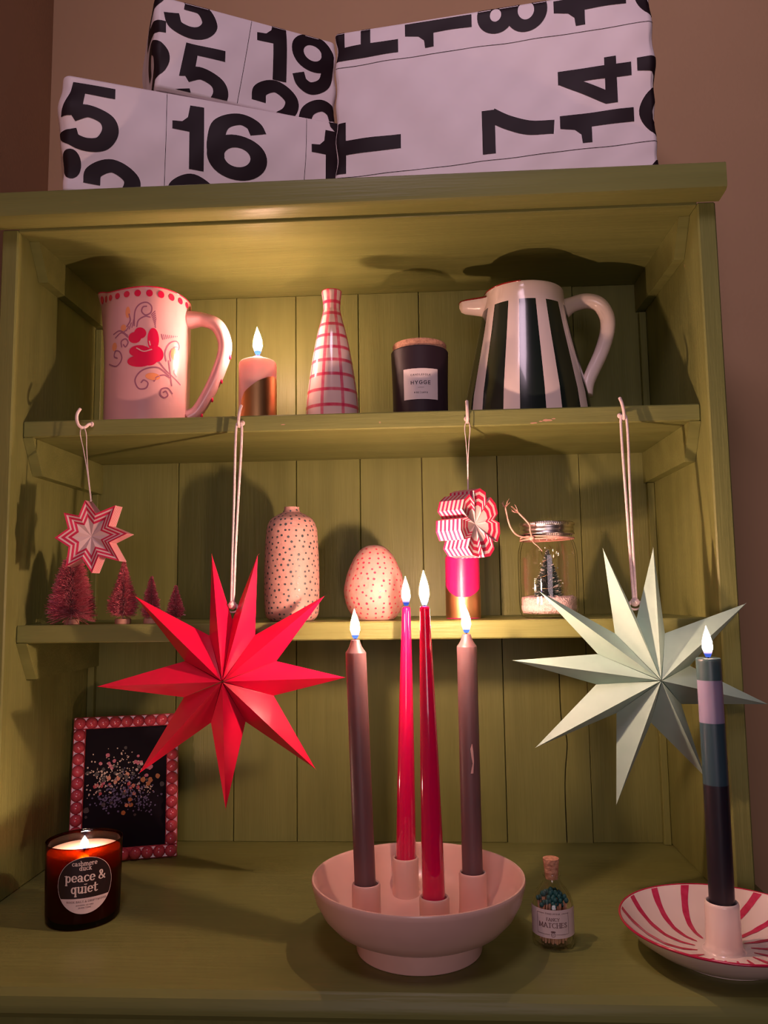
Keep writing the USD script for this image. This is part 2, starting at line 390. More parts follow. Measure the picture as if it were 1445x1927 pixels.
# ------------------------------------------------------------------ helpers: lettering
GLYPH = json.loads('''{"A":[98,[[[3,0,38,100,60,100,96,0,76,-1,68,24,30,24,22,-1],[49,82,36,39,62,39]]]],"B":[90,[[[9,100,58,99,68,96,75,90,80,78,79,67,76,61,65,52,76,47,82,40,84,32,84,23,81,14,74,6,67,3,56,0,9,0],[27,16,52,15,59,17,64,21,66,26,64,37,55,44,27,44],[27,58,49,58,55,59,62,67,61,78,56,83,50,85,27,85]]]],"C":[101,[[[6,43,8,66,14,81,24,93,38,100,58,102,72,98,87,86,92,77,95,67,77,67,75,73,67,82,57,86,46,85,38,82,31,75,26,63,24,45,28,32,36,20,44,16,49,15,62,16,72,23,77,34,95,34,92,23,87,14,79,6,67,1,47,-1,36,1,27,6,14,19,8,33]]]],"D":[98,[[[9,100,58,99,71,94,82,83,88,73,91,62,91,38,85,21,72,8,64,3,50,0,9,0],[27,16,48,16,58,18,64,22,71,32,74,44,72,65,67,75,56,82,48,84,27,84]]]],"E":[82,[[[9,100,76,100,76,85,27,84,27,58,72,58,72,43,27,43,27,15,76,15,76,0,9,0]]]],"F":[80,[[[9,100,74,100,74,85,27,85,27,56,71,56,71,41,27,40,27,-1,9,-1]]]],"G":[102,[[[6,43,8,66,14,81,24,93,36,99,57,102,71,99,81,92,92,77,95,68,76,68,72,77,66,82,56,86,49,86,36,80,30,73,26,63,24,45,27,34,36,20,49,15,60,16,70,20,75,26,78,35,78,38,55,38,55,52,96,52,96,34,92,23,82,8,71,2,59,-1,47,-1,36,1,27,6,14,19,8,33]]]],"H":[101,[[[9,100,27,100,27,59,73,59,74,100,91,100,91,0,74,0,73,44,27,44,27,0,9,0]]]],"I":[59,[[[5,15,21,16,21,84,5,85,5,100,54,100,54,85,39,84,39,16,54,15,54,0,5,0]]]],"K":[95,[[[9,100,27,100,27,51,69,100,91,100,53,57,92,0,71,0,41,44,27,30,27,0,9,0]]]],"L":[77,[[[9,101,27,101,27,15,72,15,72,0,9,0]]]],"M":[125,[[[9,101,37,99,54,52,63,24,89,100,116,101,116,0,98,0,97,76,70,0,55,0,27,75,27,0,9,0]]]],"N":[102,[[[9,100,30,99,75,26,75,100,93,100,93,0,72,1,27,74,27,0,9,0]]]],"O":[105,[[[6,43,8,66,14,81,24,93,40,101,58,102,77,96,90,83,97,68,99,43,95,27,90,18,81,8,67,1,58,-1,43,-1,24,8,14,19,8,33],[25,44,29,29,37,19,49,15,56,15,66,18,74,26,80,40,81,56,76,72,68,81,60,85,49,86,40,83,31,75,27,67,24,56]]]],"P":[88,[[[9,100,53,100,62,98,76,88,82,72,81,54,72,42,57,35,27,34,27,-1,9,-1],[27,50,49,49,59,54,64,64,64,73,61,79,57,82,48,85,27,85]]]],"R":[89,[[[9,101,57,100,69,96,76,90,82,77,82,60,76,48,64,39,85,0,66,0,46,37,27,37,27,0,9,0],[27,52,49,52,59,56,64,66,64,72,62,79,52,85,27,85]]]],"S":[89,[[[8,18,6,31,24,31,26,22,35,15,49,14,60,18,66,26,63,35,54,41,28,48,18,53,10,63,9,77,13,87,20,95,35,101,58,101,66,97,75,91,79,84,81,72,65,72,62,79,58,84,49,87,33,84,27,76,28,69,33,64,66,54,73,49,80,42,83,33,82,21,78,12,72,6,65,2,51,-1,29,1,14,9]]]],"T":[90,[[[5,85,5,100,85,100,85,85,54,85,54,0,36,0,36,85]]]],"U":[99,[[[9,101,27,101,27,34,30,25,39,17,54,15,65,20,72,33,73,101,90,101,90,30,85,16,76,6,60,-1,44,-1,28,3,16,14,9,30]]]],"V":[98,[[[3,99,22,100,49,17,76,99,96,101,61,0,38,0]]]],"W":[139,[[[3,99,22,100,40,21,60,101,78,101,79,99,98,23,116,99,136,101,109,1,88,0,69,74,50,0,29,0]]]],"X":[97,[[[3,0,38,51,6,100,26,100,49,65,71,100,91,100,59,52,94,0,73,0,48,38,23,0]]]],"Y":[96,[[[3,99,23,101,48,56,72,99,93,101,57,39,57,0,39,0,39,39]]]],"Z":[89,[[[7,0,8,14,60,84,7,85,7,100,82,100,81,86,29,16,82,15,82,0]]]],"&":[90,[[[8,16,6,31,9,39,24,54,18,63,14,73,14,84,18,91,25,98,33,101,47,101,56,97,64,89,66,75,61,64,46,51,64,30,68,39,69,47,84,47,82,31,76,17,89,0,71,0,64,7,56,2,44,-1,24,1,13,8],[23,29,24,20,28,16,35,13,46,14,54,19,34,42,24,34],[30,82,32,68,37,63,49,73,50,82,45,87,36,87]]]],"0":[89,[[[7,42,7,59,9,73,14,84,25,97,39,102,53,101,66,96,73,87,81,68,82,42,77,20,66,5,49,-1,36,-1,25,4,18,11,12,20],[25,42,28,25,35,16,47,14,53,16,58,21,63,34,64,58,61,73,53,84,42,87,35,84,31,80,25,63]]]],"1":[89,[[[13,0,13,14,39,15,39,83,16,68,16,85,39,101,57,101,57,15,79,14,79,0]]]],"2":[89,[[[10,69,11,77,14,86,21,94,29,99,39,101,49,101,60,99,67,94,74,87,77,79,78,68,76,60,64,43,36,16,79,15,79,0,11,0,11,13,56,57,61,65,61,74,55,84,48,87,41,87,35,85,30,80,27,69]]]],"3":[89,[[[11,13,7,29,24,29,26,22,31,17,37,14,46,14,56,18,62,28,60,39,53,46,43,48,29,48,29,61,52,85,12,85,12,100,76,100,76,86,48,59,62,56,69,52,76,45,80,34,80,25,75,13,68,6,58,1,49,-1,33,-1,17,7]]]],"4":[89,[[[5,20,5,35,45,100,63,101,24,36,53,35,54,62,71,62,71,35,84,35,84,20,71,20,71,0,54,0,53,20]]]],"5":[89,[[[12,15,9,28,26,28,28,22,33,16,40,13,48,13,58,19,62,29,60,43,55,49,50,52,37,52,31,49,27,44,11,46,15,101,74,101,74,86,30,85,28,65,29,59,39,66,55,66,67,61,74,54,79,42,80,28,73,11,64,4,56,0,34,-1,19,6]]]],"6":[89,[[[9,28,9,37,13,49,21,64,45,99,64,101,39,63,53,64,62,61,69,57,76,49,79,41,79,28,77,18,72,10,66,4,56,0,50,-1,33,0,18,9,12,18],[26,35,29,22,35,15,48,13,56,17,61,23,62,29,62,38,54,49,47,51,39,51,33,47,29,43]]]],"7":[89,[[[11,85,11,101,79,101,79,84,36,0,18,1,60,85]]]],"8":[89,[[[8,23,8,34,11,41,19,49,27,52,16,60,12,68,11,79,17,91,29,99,39,102,56,101,69,94,76,84,77,71,72,60,61,52,72,47,81,34,81,20,75,10,68,4,57,0,34,-1,16,8,11,13],[26,31,27,22,32,16,41,13,48,13,57,16,60,20,63,31,59,39,54,43,41,45,35,43,28,37],[29,71,35,61,48,59,57,65,60,76,58,81,53,86,40,87,35,86,31,81,29,76]]]],"9":[89,[[[9,63,10,76,14,86,21,94,31,99,39,101,56,100,66,95,75,86,79,72,79,63,76,51,68,36,42,-1,24,1,49,37,36,36,24,40,13,51],[26,71,28,58,35,51,42,49,50,49,56,53,61,58,62,65,62,74,58,81,52,86,40,87,33,83,28,77]]]],"|":[48,[[[16,132,32,132,32,-32,16,-32]]]],".":[37,[[[8,7,9,15,16,20,24,19,29,12,28,4,21,-1,13,0]]]]}''')


def sans(text, height, track=0.0, align='c'):
    x, out = 0.0, []
    for ch in text:
        if ch == ' ':
            x += 28 + track; continue
        adv, gs = GLYPH[ch]
        for rings in gs:
            rr = [np.array(r, float).reshape(-1, 2) + [x, 0] for r in rings]
            out.append(Polygon(rr[0], rr[1:]).buffer(0))
        x += adv + track
    k = height / 100.0
    g = affinity.scale(unary_union(out), k, k, origin=(0, 0))
    return affinity.translate(g, -x * k / 2, 0) if align == 'c' else g


def arc(cx, cy, rx, ry, a0, a1, n=18):
    a = np.radians(np.linspace(a0, a1, n))
    return np.stack([cx + rx * np.cos(a), cy + ry * np.sin(a)], 1)


def pen(lines, wx, wy, cap='flat'):
    out = []
    for l in lines:
        q = np.asarray(l, float) / [wx, wy]
        out.append(LineString(q).buffer(0.5, cap_style=cap, join_style='round', quad_segs=6))
    return affinity.scale(unary_union(out), wx, wy, origin=(0, 0))


def _serifs(*at):
    return [sbox(x - .2, y - .05, x + .2, y + .05) for x, y in at]


S = lambda *p: spline(p, 8)
SERIF = {
    'c': (0.80, [arc(.43, .5, .31, .44, 40, 320)], []),
    'a': (0.92, [S((.16, .74), (.36, .95), (.62, .72), (.63, .3)), [(.63, .4), (.63, .05)], arc(.37, .29, .24, .24, 0, 360)], [(.74, .05)]),
    's': (0.72, [S((.6, .76), (.38, .94), (.17, .74), (.38, .52), (.58, .26), (.36, .06), (.12, .26))], []),
    'h': (0.98, [[(.2, 0), (.2, 1.45)], S((.2, .66), (.46, .94), (.72, .66), (.72, .3)), [(.72, .4), (.72, 0)]], [(.2, .05), (.72, .05), (.1, 1.42)]),
    'm': (1.42, [[(.2, 0), (.2, .95)], S((.2, .66), (.43, .94), (.66, .66), (.66, .3)), [(.66, .4), (.66, 0)], S((.66, .66), (.90, .94), (1.14, .66), (1.14, .3)), [(1.14, .4), (1.14, 0)]], [(.2, .05), (.66, .05), (1.14, .05), (.1, .92)]),
    'e': (0.88, [arc(.44, .5, .31, .44, 5, 318), [(.16, .52), (.74, .52)]], []),
    'r': (0.70, [[(.2, 0), (.2, .95)], S((.2, .62), (.40, .92), (.60, .84))], [(.2, .05), (.1, .92)]),
    'd': (0.95, [arc(.40, .48, .27, .42, 0, 360), [(.70, 0), (.70, 1.45)]], [(.8, .05), (.6, 1.42)]),
    'u': (0.98, [[(.2, .95), (.2, .4)], S((.2, .42), (.24, .12), (.46, .05), (.70, .36)), [(.72, .95), (.72, 0)]], [(.1, .92), (.62, .92), (.82, .05)]),
    'k': (0.92, [[(.2, 0), (.2, 1.45)], [(.68, .93), (.24, .42)], [(.36, .58), (.76, .0)]], [(.2, .05), (.1, 1.42), (.72, .05), (.66, .92)]),
    'p': (0.95, [[(.2, .95), (.2, -.45)], arc(.50, .48, .27, .43, 0, 360)], [(.2, -.42), (.1, .92)]),
    'q': (0.95, [[(.72, .95), (.72, -.45)], arc(.42, .48, .27, .43, 0, 360)], [(.72, -.42)]),
    'i': (0.46, [[(.22, 0), (.22, .95)], [(.1, 1.28), (.34, 1.28)]], [(.22, .05), (.12, .92)]),
    't': (0.66, [S((.28, 1.3), (.28, .6), (.30, .16), (.44, .05), (.6, .14)), [(.04, .92), (.58, .92)]], []),
    '&': (1.12, [S((1.02, .60), (.84, .22), (.46, .02), (.16, .24), (.30, .60), (.62, .86), (.60, 1.22), (.40, 1.34), (.26, 1.12), (.46, .72), (.78, .30), (1.06, .02))], []),
    'M': (1.15, [[(.15, 0), (.18, 1)], [(.18, 1), (.55, .08)], [(.55, .08), (.92, 1)], [(.92, 1), (.96, 0)]], [(.15, .03), (.96, .03)]),
    'A': (0.95, [[(.08, 0), (.45, 1)], [(.45, 1), (.85, 0)], [(.22, .34), (.68, .34)]], [(.1, .03), (.85, .03)]),
    'T': (0.85, [[(.42, 0), (.42, 1)], [(.05, .96), (.8, .96)]], [(.42, .03)]),
    'C': (0.92, [arc(.5, .5, .4, .48, 45, 315)], []),
    'H': (1.0, [[(.18, 0), (.18, 1)], [(.82, 0), (.82, 1)], [(.18, .5), (.82, .5)]], [(.18, .03), (.18, .97), (.82, .03), (.82, .97)]),
    'E': (0.80, [[(.18, 0), (.18, 1)], [(.18, .96), (.72, .96)], [(.18, .5), (.6, .5)], [(.18, .04), (.75, .04)]], [(.18, .03)]),
    'S': (0.72, [S((.62, .8), (.38, .98), (.14, .76), (.38, .52), (.62, .25), (.36, .02), (.1, .24))], []),
    'F': (0.75, [[(.18, 0), (.18, 1)], [(.18, .96), (.70, .96)], [(.18, .5), (.56, .5)]], [(.18, .03)]),
    'N': (0.98, [[(.15, 0), (.15, 1)], [(.15, 1), (.82, 0)], [(.82, 0), (.82, 1)]], [(.15, .03), (.82, .97)]),
    'Y': (0.85, [[(.06, 1), (.42, .45)], [(.80, 1), (.42, .45)], [(.42, .45), (.42, 0)]], [(.42, .03)]),
}


def serif(text, height, wx=0.24, wy=0.13):
    """Soft serif lettering; height is the height of one unit of the skeleton."""
    x, out = 0.0, []
    for ch in text:
        if ch == ' ':
            x += .42; continue
        w, lines, sf = SERIF[ch]
        g = unary_union([pen(lines, wx, wy, 'round'), *_serifs(*sf)])
        out.append(affinity.translate(g, x, 0)); x += w
    g = affinity.scale(unary_union(out), height, height, origin=(0, 0))
    return affinity.translate(g, -x * height / 2, 0)


W = 0.185
DIGIT = {
    '1': (Polygon([(0, .70), (.13, .715), (.205, .80), (.235, 1), (.42, 1), (.42, 0), (.225, 0), (.225, .57), (0, .57)]), .42),
    '4': (unary_union([sbox(.37, 0, .55, 1), sbox(.02, .20, .66, .36), Polygon([(.02, .36), (.38, 1), (.55, 1), (.21, .36)])]), .68),
    'T': (unary_union([sbox(0, .84, .66, 1), sbox(.24, 0, .42, 1)]), .66),
    'F': (unary_union([sbox(0, 0, .18, 1), sbox(0, .84, .60, 1), sbox(0, .43, .52, .58)]), .62),
}


def _d(lines, w):
    return unary_union([(LinearRing(l) if np.allclose(l[0], l[-1]) else LineString(l)).buffer(W / 2, cap_style='flat', join_style='mitre') for l in lines]), w


DIGIT['2'] = _d([S((.095, .62), (.12, .80), (.32, .91), (.53, .76), (.50, .55), (.30, .36), (.13, .18), (.10, .09)), [(.02, .085), (.62, .085)]], .62)
DIGIT['3'] = _d([S((.095, .68), (.14, .84), (.32, .91), (.52, .77), (.46, .60), (.25, .535)), S((.25, .535), (.46, .50), (.55, .30), (.47, .14), (.31, .09), (.14, .16), (.09, .34))], .64)
DIGIT['5'] = (unary_union([Polygon([(.13, 1), (.60, 1), (.60, .84), (.265, .84), (.225, .50), (.05, .46)]), _d([S((.12, .48), (.30, .575), (.50, .50), (.555, .33), (.47, .14), (.30, .09), (.14, .15), (.09, .28))], 0)[0]]), .65)
DIGIT['6'] = _d([np.vstack([arc(.33, .325, .235, .235, 0, 360, 40)]), S((.56, .72), (.50, .86), (.34, .915), (.15, .78), (.095, .50), (.10, .30))], .66)
DIGIT['7'] = _d([[(.02, .915), (.61, .915)], S((.545, .87), (.40, .62), (.30, .34), (.265, 0))], .63)
DIGIT['8'] = _d([arc(.33, .735, .195, .175, 0, 360, 40), arc(.33, .30, .24, .21, 0, 360, 40)], .66)
DIGIT['9'] = (affinity.rotate(DIGIT['6'][0], 180, origin=(.33, .5)), .66)


def numeral(ch, x, y, h, wscale=1.0, turn=0):
    """A numeral of height h with its foot's left corner at x, y; turn=90 lays it on its back, top to the left."""
    g = affinity.scale(DIGIT[ch][0], h * wscale, h, origin=(0, 0))
    if turn:
        g = affinity.rotate(g, 90, origin=(0, 0))
    return affinity.translate(g, x, y)

# ================================================================== THE SETTING
Z1, Z1B, Z2B, ZT, ZC = 0.2623, 0.2409, -0.0222, 0.505, -0.3284
REC, BACK = 0.0276, 0.2516
CORN = 0.545
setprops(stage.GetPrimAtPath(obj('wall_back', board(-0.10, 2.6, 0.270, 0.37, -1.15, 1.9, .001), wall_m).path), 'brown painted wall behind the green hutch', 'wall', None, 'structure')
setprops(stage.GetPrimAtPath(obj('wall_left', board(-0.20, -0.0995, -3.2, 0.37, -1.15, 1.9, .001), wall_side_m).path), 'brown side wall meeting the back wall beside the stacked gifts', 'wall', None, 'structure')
setprops(stage.GetPrimAtPath(obj('floor', board(-0.2, 2.6, -3.2, 0.37, -1.25, -1.15, .001), floor_m).path), 'dark wooden floor under the hutch', 'floor', None, 'structure')

# ================================================================== THE HUTCH
H = thing('hutch', 'olive green painted wooden hutch with two open shelves, cornice and worktop', 'hutch', (0.43, 0.05, -1.15))


def part(name, mesh, m=green_h, **k):
    return obj(name, mesh, m, H, world=True, **k)


part('worktop', cat(prism_x([(BACK + .012, ZC), (-.178, ZC), (-.188, ZC - .0015), (-.1945, ZC - .0065), (-.1975, ZC - .014), (-.1975, ZC - .020), (-.193, ZC - .026), (-.180, ZC - .029), (BACK + .012, ZC - .029)], -.06, .915)), green_top, smooth=25)
part('cabinet_body', board(-.035, .895, -.165, BACK + .012, -1.13, ZC - .0295, .002), green_v)
part('skirting', board(-.03, .89, -.15, BACK, -1.15, -1.1305, .001), green_h)
for x0, x1 in ((-.0216, 0.0), (.86, .8822)):
    part('side_panel', board(x0, x1, 0.0, BACK + .012, ZC, ZT + .004, .0018), green_v)
seams = [0.0, .134, .2237, .319, .418, .513, .628, .7509, .86]
for i in range(8):
    a, b = seams[i] + .0005, seams[i + 1] - .0005
    if i == 6:      # the plank with the long split in its foot
        crack = spline([(.7105, -.085), (.7112, -.15), (.7165, -.170), (.7185, -.190), (.7148, -.225), (.7130, -.26), (.7133, -.335)], 8)
        poly = sbox(a, ZC, b, ZT).difference(LineString(crack).buffer(.0008, cap_style='flat'))
        part('back_plank', prism_y(poly, BACK, BACK + .012), green_v)
    else:
        part('back_plank', board(a, b, BACK, BACK + .012, ZC, ZT, .0009), green_v)
part('back_cover', board(-.02, .88, BACK + .0122, BACK + .0162, ZC, ZT, .0005), mat('bare_dark_wood', (.03, .02, .012), .8))
part('top_board', board(0.0, .86, .0005, BACK + .012, ZT, CORN, .001), green_h)
for z, zb in ((Z1, Z1B), (0.0, Z2B)):
    part('shelf', board(.0003, .8597, REC, BACK, zb, z, .0016), green_h)
part('cornice', prism_x([(.0, CORN), (-.027, CORN), (-.0295, CORN - .002), (-.030, CORN - .005), (-.030, .5165), (-.029, .5130), (-.0255, .5108), (-.019, .5100), (-.012, .5094), (-.004, .5090), (.0, .5090)], -.0245, .8862), green_h, smooth=28)
for x0, x1 in ((.0004, .0137), (.8463, .8596)):
    for zt, zl, zr in ((ZT - .0003, .460, .458), (Z1B - .0003, .1945, .1955), (Z2B - .0003, -.0695, -.0695)):
        part('bracket', prism_x([(REC + .0005, zt), (REC + .029, zl), (BACK, zl), (BACK, zt)], x0, x1), green_h)
for x0, x1 in ((.0004, .0105), (.8495, .8596)):
    for z0, z1 in ((ZC, Z2B - .0477), (.0003, .1941), (Z1 + .0003, .4575)):
        part('corner_batten', board(x0, x1, BACK - .010, BACK, z0, z1, .0008), green_v)
# pale scars where the paint has flaked off the shelf edge
for x, z, w, h in ((.340, .2492, .0032, .0008), (.672, .2462, .0075, .0017), (.680, .2480, .0030, .0009), (.655, .2432, .0060, .0010), (.664, .2450, .0028, .0009)):
    pts = np.array([(x + w * math.cos(a) * rng.uniform(.6, 1), z + h * math.sin(a) * rng.uniform(.6, 1)) for a in np.linspace(0, 2 * PI, 14, endpoint=False)])
    part('paint_chip', prism_y(Polygon(pts).buffer(0), REC - .0003, REC + .0004), mat('bare_pink_wood_%d' % int(x * 1000), (.55, .30, .20), .7))

# ================================================================== GIFTS ON TOP


def gift(label, loc, rotz, L, D, Hh, prints, rules, seed, belly=0.0, group='gift parcels in numeral paper'):
    t = thing('gift_parcel', label, 'gift', loc, group, rotz=rotz)
    rc, rv = .0055, .0045
    r = random.Random(seed)
    ph = [r.uniform(0, 6.28) for _ in range(6)]

    def surf(s, v, eps=0.0):
        s, v = np.asarray(s, float), np.asarray(v, float)
        a0 = np.radians(180 + 90 * np.clip((s + rc) / (2 * rc), 0, 1)); a1 = np.radians(270 + 90 * np.clip((s - L + rc) / (2 * rc), 0, 1))
        x = np.where(s < rc, rc + rc * np.cos(a0), np.where(s > L - rc, L - rc + rc * np.cos(a1), s))
        y = np.where(s < rc, rc + rc * np.sin(a0), np.where(s > L - rc, rc + rc * np.sin(a1), 0))
        y = np.where(s < -rc, -s, y); y = np.where(s > L + rc, s - L, y)
        x = np.where(s < -rc, 0, x); x = np.where(s > L + rc, L, x)
        nx = np.where(s < rc, np.cos(a0), np.where(s > L - rc, np.cos(a1), 0)); ny = np.where(s < rc, np.sin(a0), np.where(s > L - rc, np.sin(a1), -1))
        e = np.minimum(v, Hh - v)
        ins = np.where(e < rv, rv - np.sqrt(np.maximum(rv * rv - (rv - np.clip(e, 0, rv)) ** 2, 0)), 0)
        w = np.clip(e / .02, 0, 1)
        d = w * (.0011 * np.sin(s * 23 + ph[0]) * np.sin(v * 31 + ph[1]) + .0006 * np.sin(s * 61 + v * 47 + ph[2]) + .0004 * np.sin(s * 97 - v * 83 + ph[3]))
        d = d + belly * np.exp(-((v - .62 * Hh) / (.42 * Hh)) ** 2) - .0018 * np.exp(-np.minimum(abs(s), abs(s - L)) / .012) * (1 + np.sin(v * 120 + ph[4])) * w
        k = d - ins + eps
        return np.stack([x + nx * k, y + ny * k, v], -1)

    ss = np.unique(np.concatenate([np.linspace(-D, -rc, 14), np.linspace(-rc, rc, 12), np.linspace(rc, L - rc, int(L / .0045)), np.linspace(L - rc, L + rc, 12), np.linspace(L + rc, L + D, 14)]))
    vv = np.unique(np.concatenate([np.linspace(0, rv, 7), np.linspace(rv, Hh - rv, int(Hh / .0045)), np.linspace(Hh - rv, Hh, 7)]))
    Sg, Vg = np.meshgrid(ss, vv)
    P = surf(Sg, Vg)
    m, n = P.shape[:2]
    V = P.reshape(-1, 3)
    F = []
    for i in range(m - 1):
        for j in range(n):
            q, q1 = i * n + j, i * n + (j + 1) % n
            F += [(q, q1, q1 + n), (q, q1 + n, q + n)]
    c0, c1 = len(V), len(V) + 1
    V = np.vstack([V, [(L / 2, D / 2, 0)], [(L / 2, D / 2, Hh)]])
    for j in range(n):
        F += [(c0, (j + 1) % n, j), (c1, (m - 1) * n + j, (m - 1) * n + (j + 1) % n)]
    obj('wrapping', (V, np.array(F)), paper_m, t, smooth=40)
    clip = sbox(-D + .01, .0025, L + D - .01, Hh - .001)
    for g in prints:
        g = g.intersection(clip)
        if not g.is_empty:
            obj('printed_numeral', decal(g, lambda u, v: surf(u, v, .0005), .0016, .0040), ink_m, t, smooth=True)
    for a, b in rules:
        g = LineString([a, b]).buffer(.0003, cap_style='flat').intersection(clip)
        obj('ruled_line', decal(g, lambda u, v: surf(u, v, .0005), .0016, .0040), ink_m, t, smooth=True)
    return t


gift('long low parcel in black numeral paper resting on the cornice under a second parcel', (.0700, -.0245, CORN + .0003), 21.7, .363, .13, .155,
     [numeral('5', -.006, .054, .0905, 1.20), numeral('1', .1310, .050, .0905, 1.08), numeral('6', .1755, .046, .0935, 1.32),
      affinity.translate(affinity.scale(Point(0, 0).buffer(1), .0125, .0185), .0075, .036), numeral('2', .0225, -.0425, .0905, 1.22),
      numeral('2', .126, -.0465, .0905, 1.15), numeral('3', .197, -.0560, .0905, 1.15), numeral('1', .3185, .049, .0905, 1.0), Polygon([(.345, .1535), (.347, .146), (.356, .137), (.366, .137), (.366, .1535)])],
     [((.1219, 0), (.1241, .155)), ((.3060, 0), (.3129, .155))], 3, belly=.0095)
gift('small parcel in black numeral paper stacked on another parcel', (.1745, .0075, .7012), 26.0, .249, .105, .130,
     [numeral('3', .0085, .0775, .0905, 1.22), numeral('5', .024, -.0205, .0905, 1.22), numeral('2', -.052, -.0205, .0905, 1.2), numeral('2', -.050, .0775, .0905, 1.1), numeral('1', .1345, .048, .0905, 1.10),
      numeral('9', .1835, .040, .0905, 1.05), numeral('2', .1275, -.0435, .0905, 1.18), numeral('6', .1935, -.0565, .0905, 1.1)],
     [((.1076, 0), (.1276, .130))], 5, belly=.0055)
gift('large upright parcel in numeral paper with sideways print on the cornice', (.408, .040, CORN + .0003), -8.47, .407, .19, .2425,
     [numeral('T', .0885, .0405, .088, 1.24, 90), numeral('7', .284, .0415, .089, 1.12, 90), numeral('1', .3805, .0425, .089, 1.03, 90), numeral('4', .380, .0880, .089, 1.08, 90),
      numeral('2', .4765, .0430, .0895, 1.12, 90), numeral('1', .4765, .107, .0895, 1.0, 90), numeral('F', .0870, .2005, .087, 1.2, 90), numeral('1', .1845, .2010, .088, 1.0, 90), numeral('8', .2810, .2020, .089, 1.0, 90),
      numeral('1', .3775, .2000, .0885, 1.0, 90), numeral('2', .4765, .1998, .0885, 1.1, 90), numeral('3', .4785, -.050, .0895, 1.12, 90)],
     [((0, .1908), (.60, .1900)), ((0, .0352), (.60, .0344))], 8, belly=.001)

# ================================================================== FIRST SHELF
# ---- pink jug
J = thing('painted_jug', 'pale pink glazed jug painted with a red flower and mauve scrolls', 'jug', (.1339, .11, Z1))


def spout_mod(r, th, z):
    d = (th - math.radians(183) + PI) % (2 * PI) - PI
    w = np.exp(-(d / .30) ** 2) * np.clip((z - .130) / .062, 0, 1) ** 1.6
    rise = np.exp(-(d / .55) ** 2) * np.clip((z - .15) / .034, 0, 1) * .010
    wav = np.clip((z - .165) / .02, 0, 1) * .0018 * np.cos(3 * d)
    R = r * (1 + .30 * w)
    return R * np.cos(th), R * np.sin(th), z + rise + wav


put_lathe('body', [(.0001, 0), (.0560, 0), (.0573, .002), (.0577, .010), (.0577, .09), (.0580, .170), (.0580, .1835), (.0570, .1855), (.0553, .1850), (.0545, .180), (.0540, .10), (.0535, .006), (.0001, .005)], jug_pink_m, J, n=96, mod=spout_mod)
hp = spline([(.0555, 0, .158), (.078, 0, .1575), (.098, 0, .148), (.1085, 0, .125), (.107, 0, .103), (.096, 0, .072), (.083, 0, .046), (.070, 0, .026), (.058, 0, .018)], 8)
obj('handle', tube(hp, np.interp(np.linspace(0, 1, len(hp)), [0, .12, .5, .85, 1], [.0135, .0100, .0096, .0088, .0105]), 20, up=[0, 1, 0]), jug_pink_m, J, smooth=True)
PJ = on_round(.0577, math.radians(-70), .0003)
K = 1e-4
SW = [[[-191,1319],[-183,1514],[-126,1611],[-35,1644],[29,1596],[24,1510],[-43,1468],[-94,1514],[-79,1576],[-34,1590]],[[-155,1307],[-134,1392],[-54,1448],[14,1443]],[[-290,1313],[-246,1390],[-263,1481]],[[-476,1180],[-369,1236],[-274,1166]],[[-514,1236],[-399,1265],[-282,1191]],[[-365,1041],[-372,1115],[-307,1144],[-270,1093],[-305,1035],[-337,1067]],[[-604,839],[-448,787],[-360,872],[-392,972],[-471,996],[-493,927],[-435,894]],[[235,871],[220,990],[283,1125],[396,1177],[443,1103],[355,945]],[[300,884],[290,992],[353,1080],[413,1107]],[[138,843],[250,728],[473,591]],[[277,672],[139,759],[2,745],[-109,680],[-165,572],[-117,464],[-27,467],[1,540],[-51,578],[-84,544]],[[290,650],[213,673],[118,635],[78,571]],[[335,440],[266,500],[179,475],[164,400],[218,364],[268,404],[241,455],[204,435]],[[396,819],[358,737],[398,685]],[[273,878],[294,736],[324,547]],[[-162,1028],[-68,933],[21,975]]]
CB = [[[31,1479],[76,1534]],[[38,1458],[80,1507]],[[46,1437],[84,1481]],[[53,1416],[88,1454]],[[60,1395],[92,1428]],[[67,1374],[89,1401]],[[74,1353],[86,1374]],[[82,1332],[83,1346]],[[89,1311],[80,1319]],[[168,1225],[186,1160]],[[195,1226],[210,1169]],[[222,1228],[235,1179]],[[250,1230],[261,1189]],[[278,1232],[287,1200]],[[308,1235],[314,1211]],[[338,1239],[342,1223]],[[370,1243],[371,1235]],[[404,1249],[401,1248]],[[-341,1233],[-299,1265]],[[-299,1253],[-264,1311]],[[-258,1274],[-230,1357]],[[-219,1296],[-197,1404]]]
RED = [[-179, 1154, 84, 76], [-109, 1217, 78, 76], [60, 1142, 74, 155], [-107, 968, 143, 82], [-121, 831, 153, 77], [92, 946, 106, 111], [0, 865, 113, 87]]
ORG = [[-282, 1507, 33, 78], [-344, 1301, 41, 44], [-493, 1060, 46, 58], [355, 994, 49, 83], [62, 634, 96, 48]]
ell = lambda e: affinity.translate(affinity.scale(Point(0, 0).buffer(1, 12), e[2] * K, e[3] * K), e[0] * K, e[1] * K)
obj('painted_leaves', decal(unary_union([ell(e) for e in ORG]), PJ), jug_orange_m, J, smooth=True, kind='stuff')
obj('painted_scrolls', decal(unary_union([LineString(spline(np.array(s) * K, 6)).buffer(.00095) for s in SW[:-1]] + [LineString(np.array(s) * K).buffer(.00065) for s in CB]), PJ, .006, .02), jug_purple_m, J, smooth=True, kind='stuff')
obj('painted_flower', decal(unary_union([ell(e) for e in RED]), on_round(.0577, math.radians(-70), .0005)), jug_red_m, J, smooth=True)
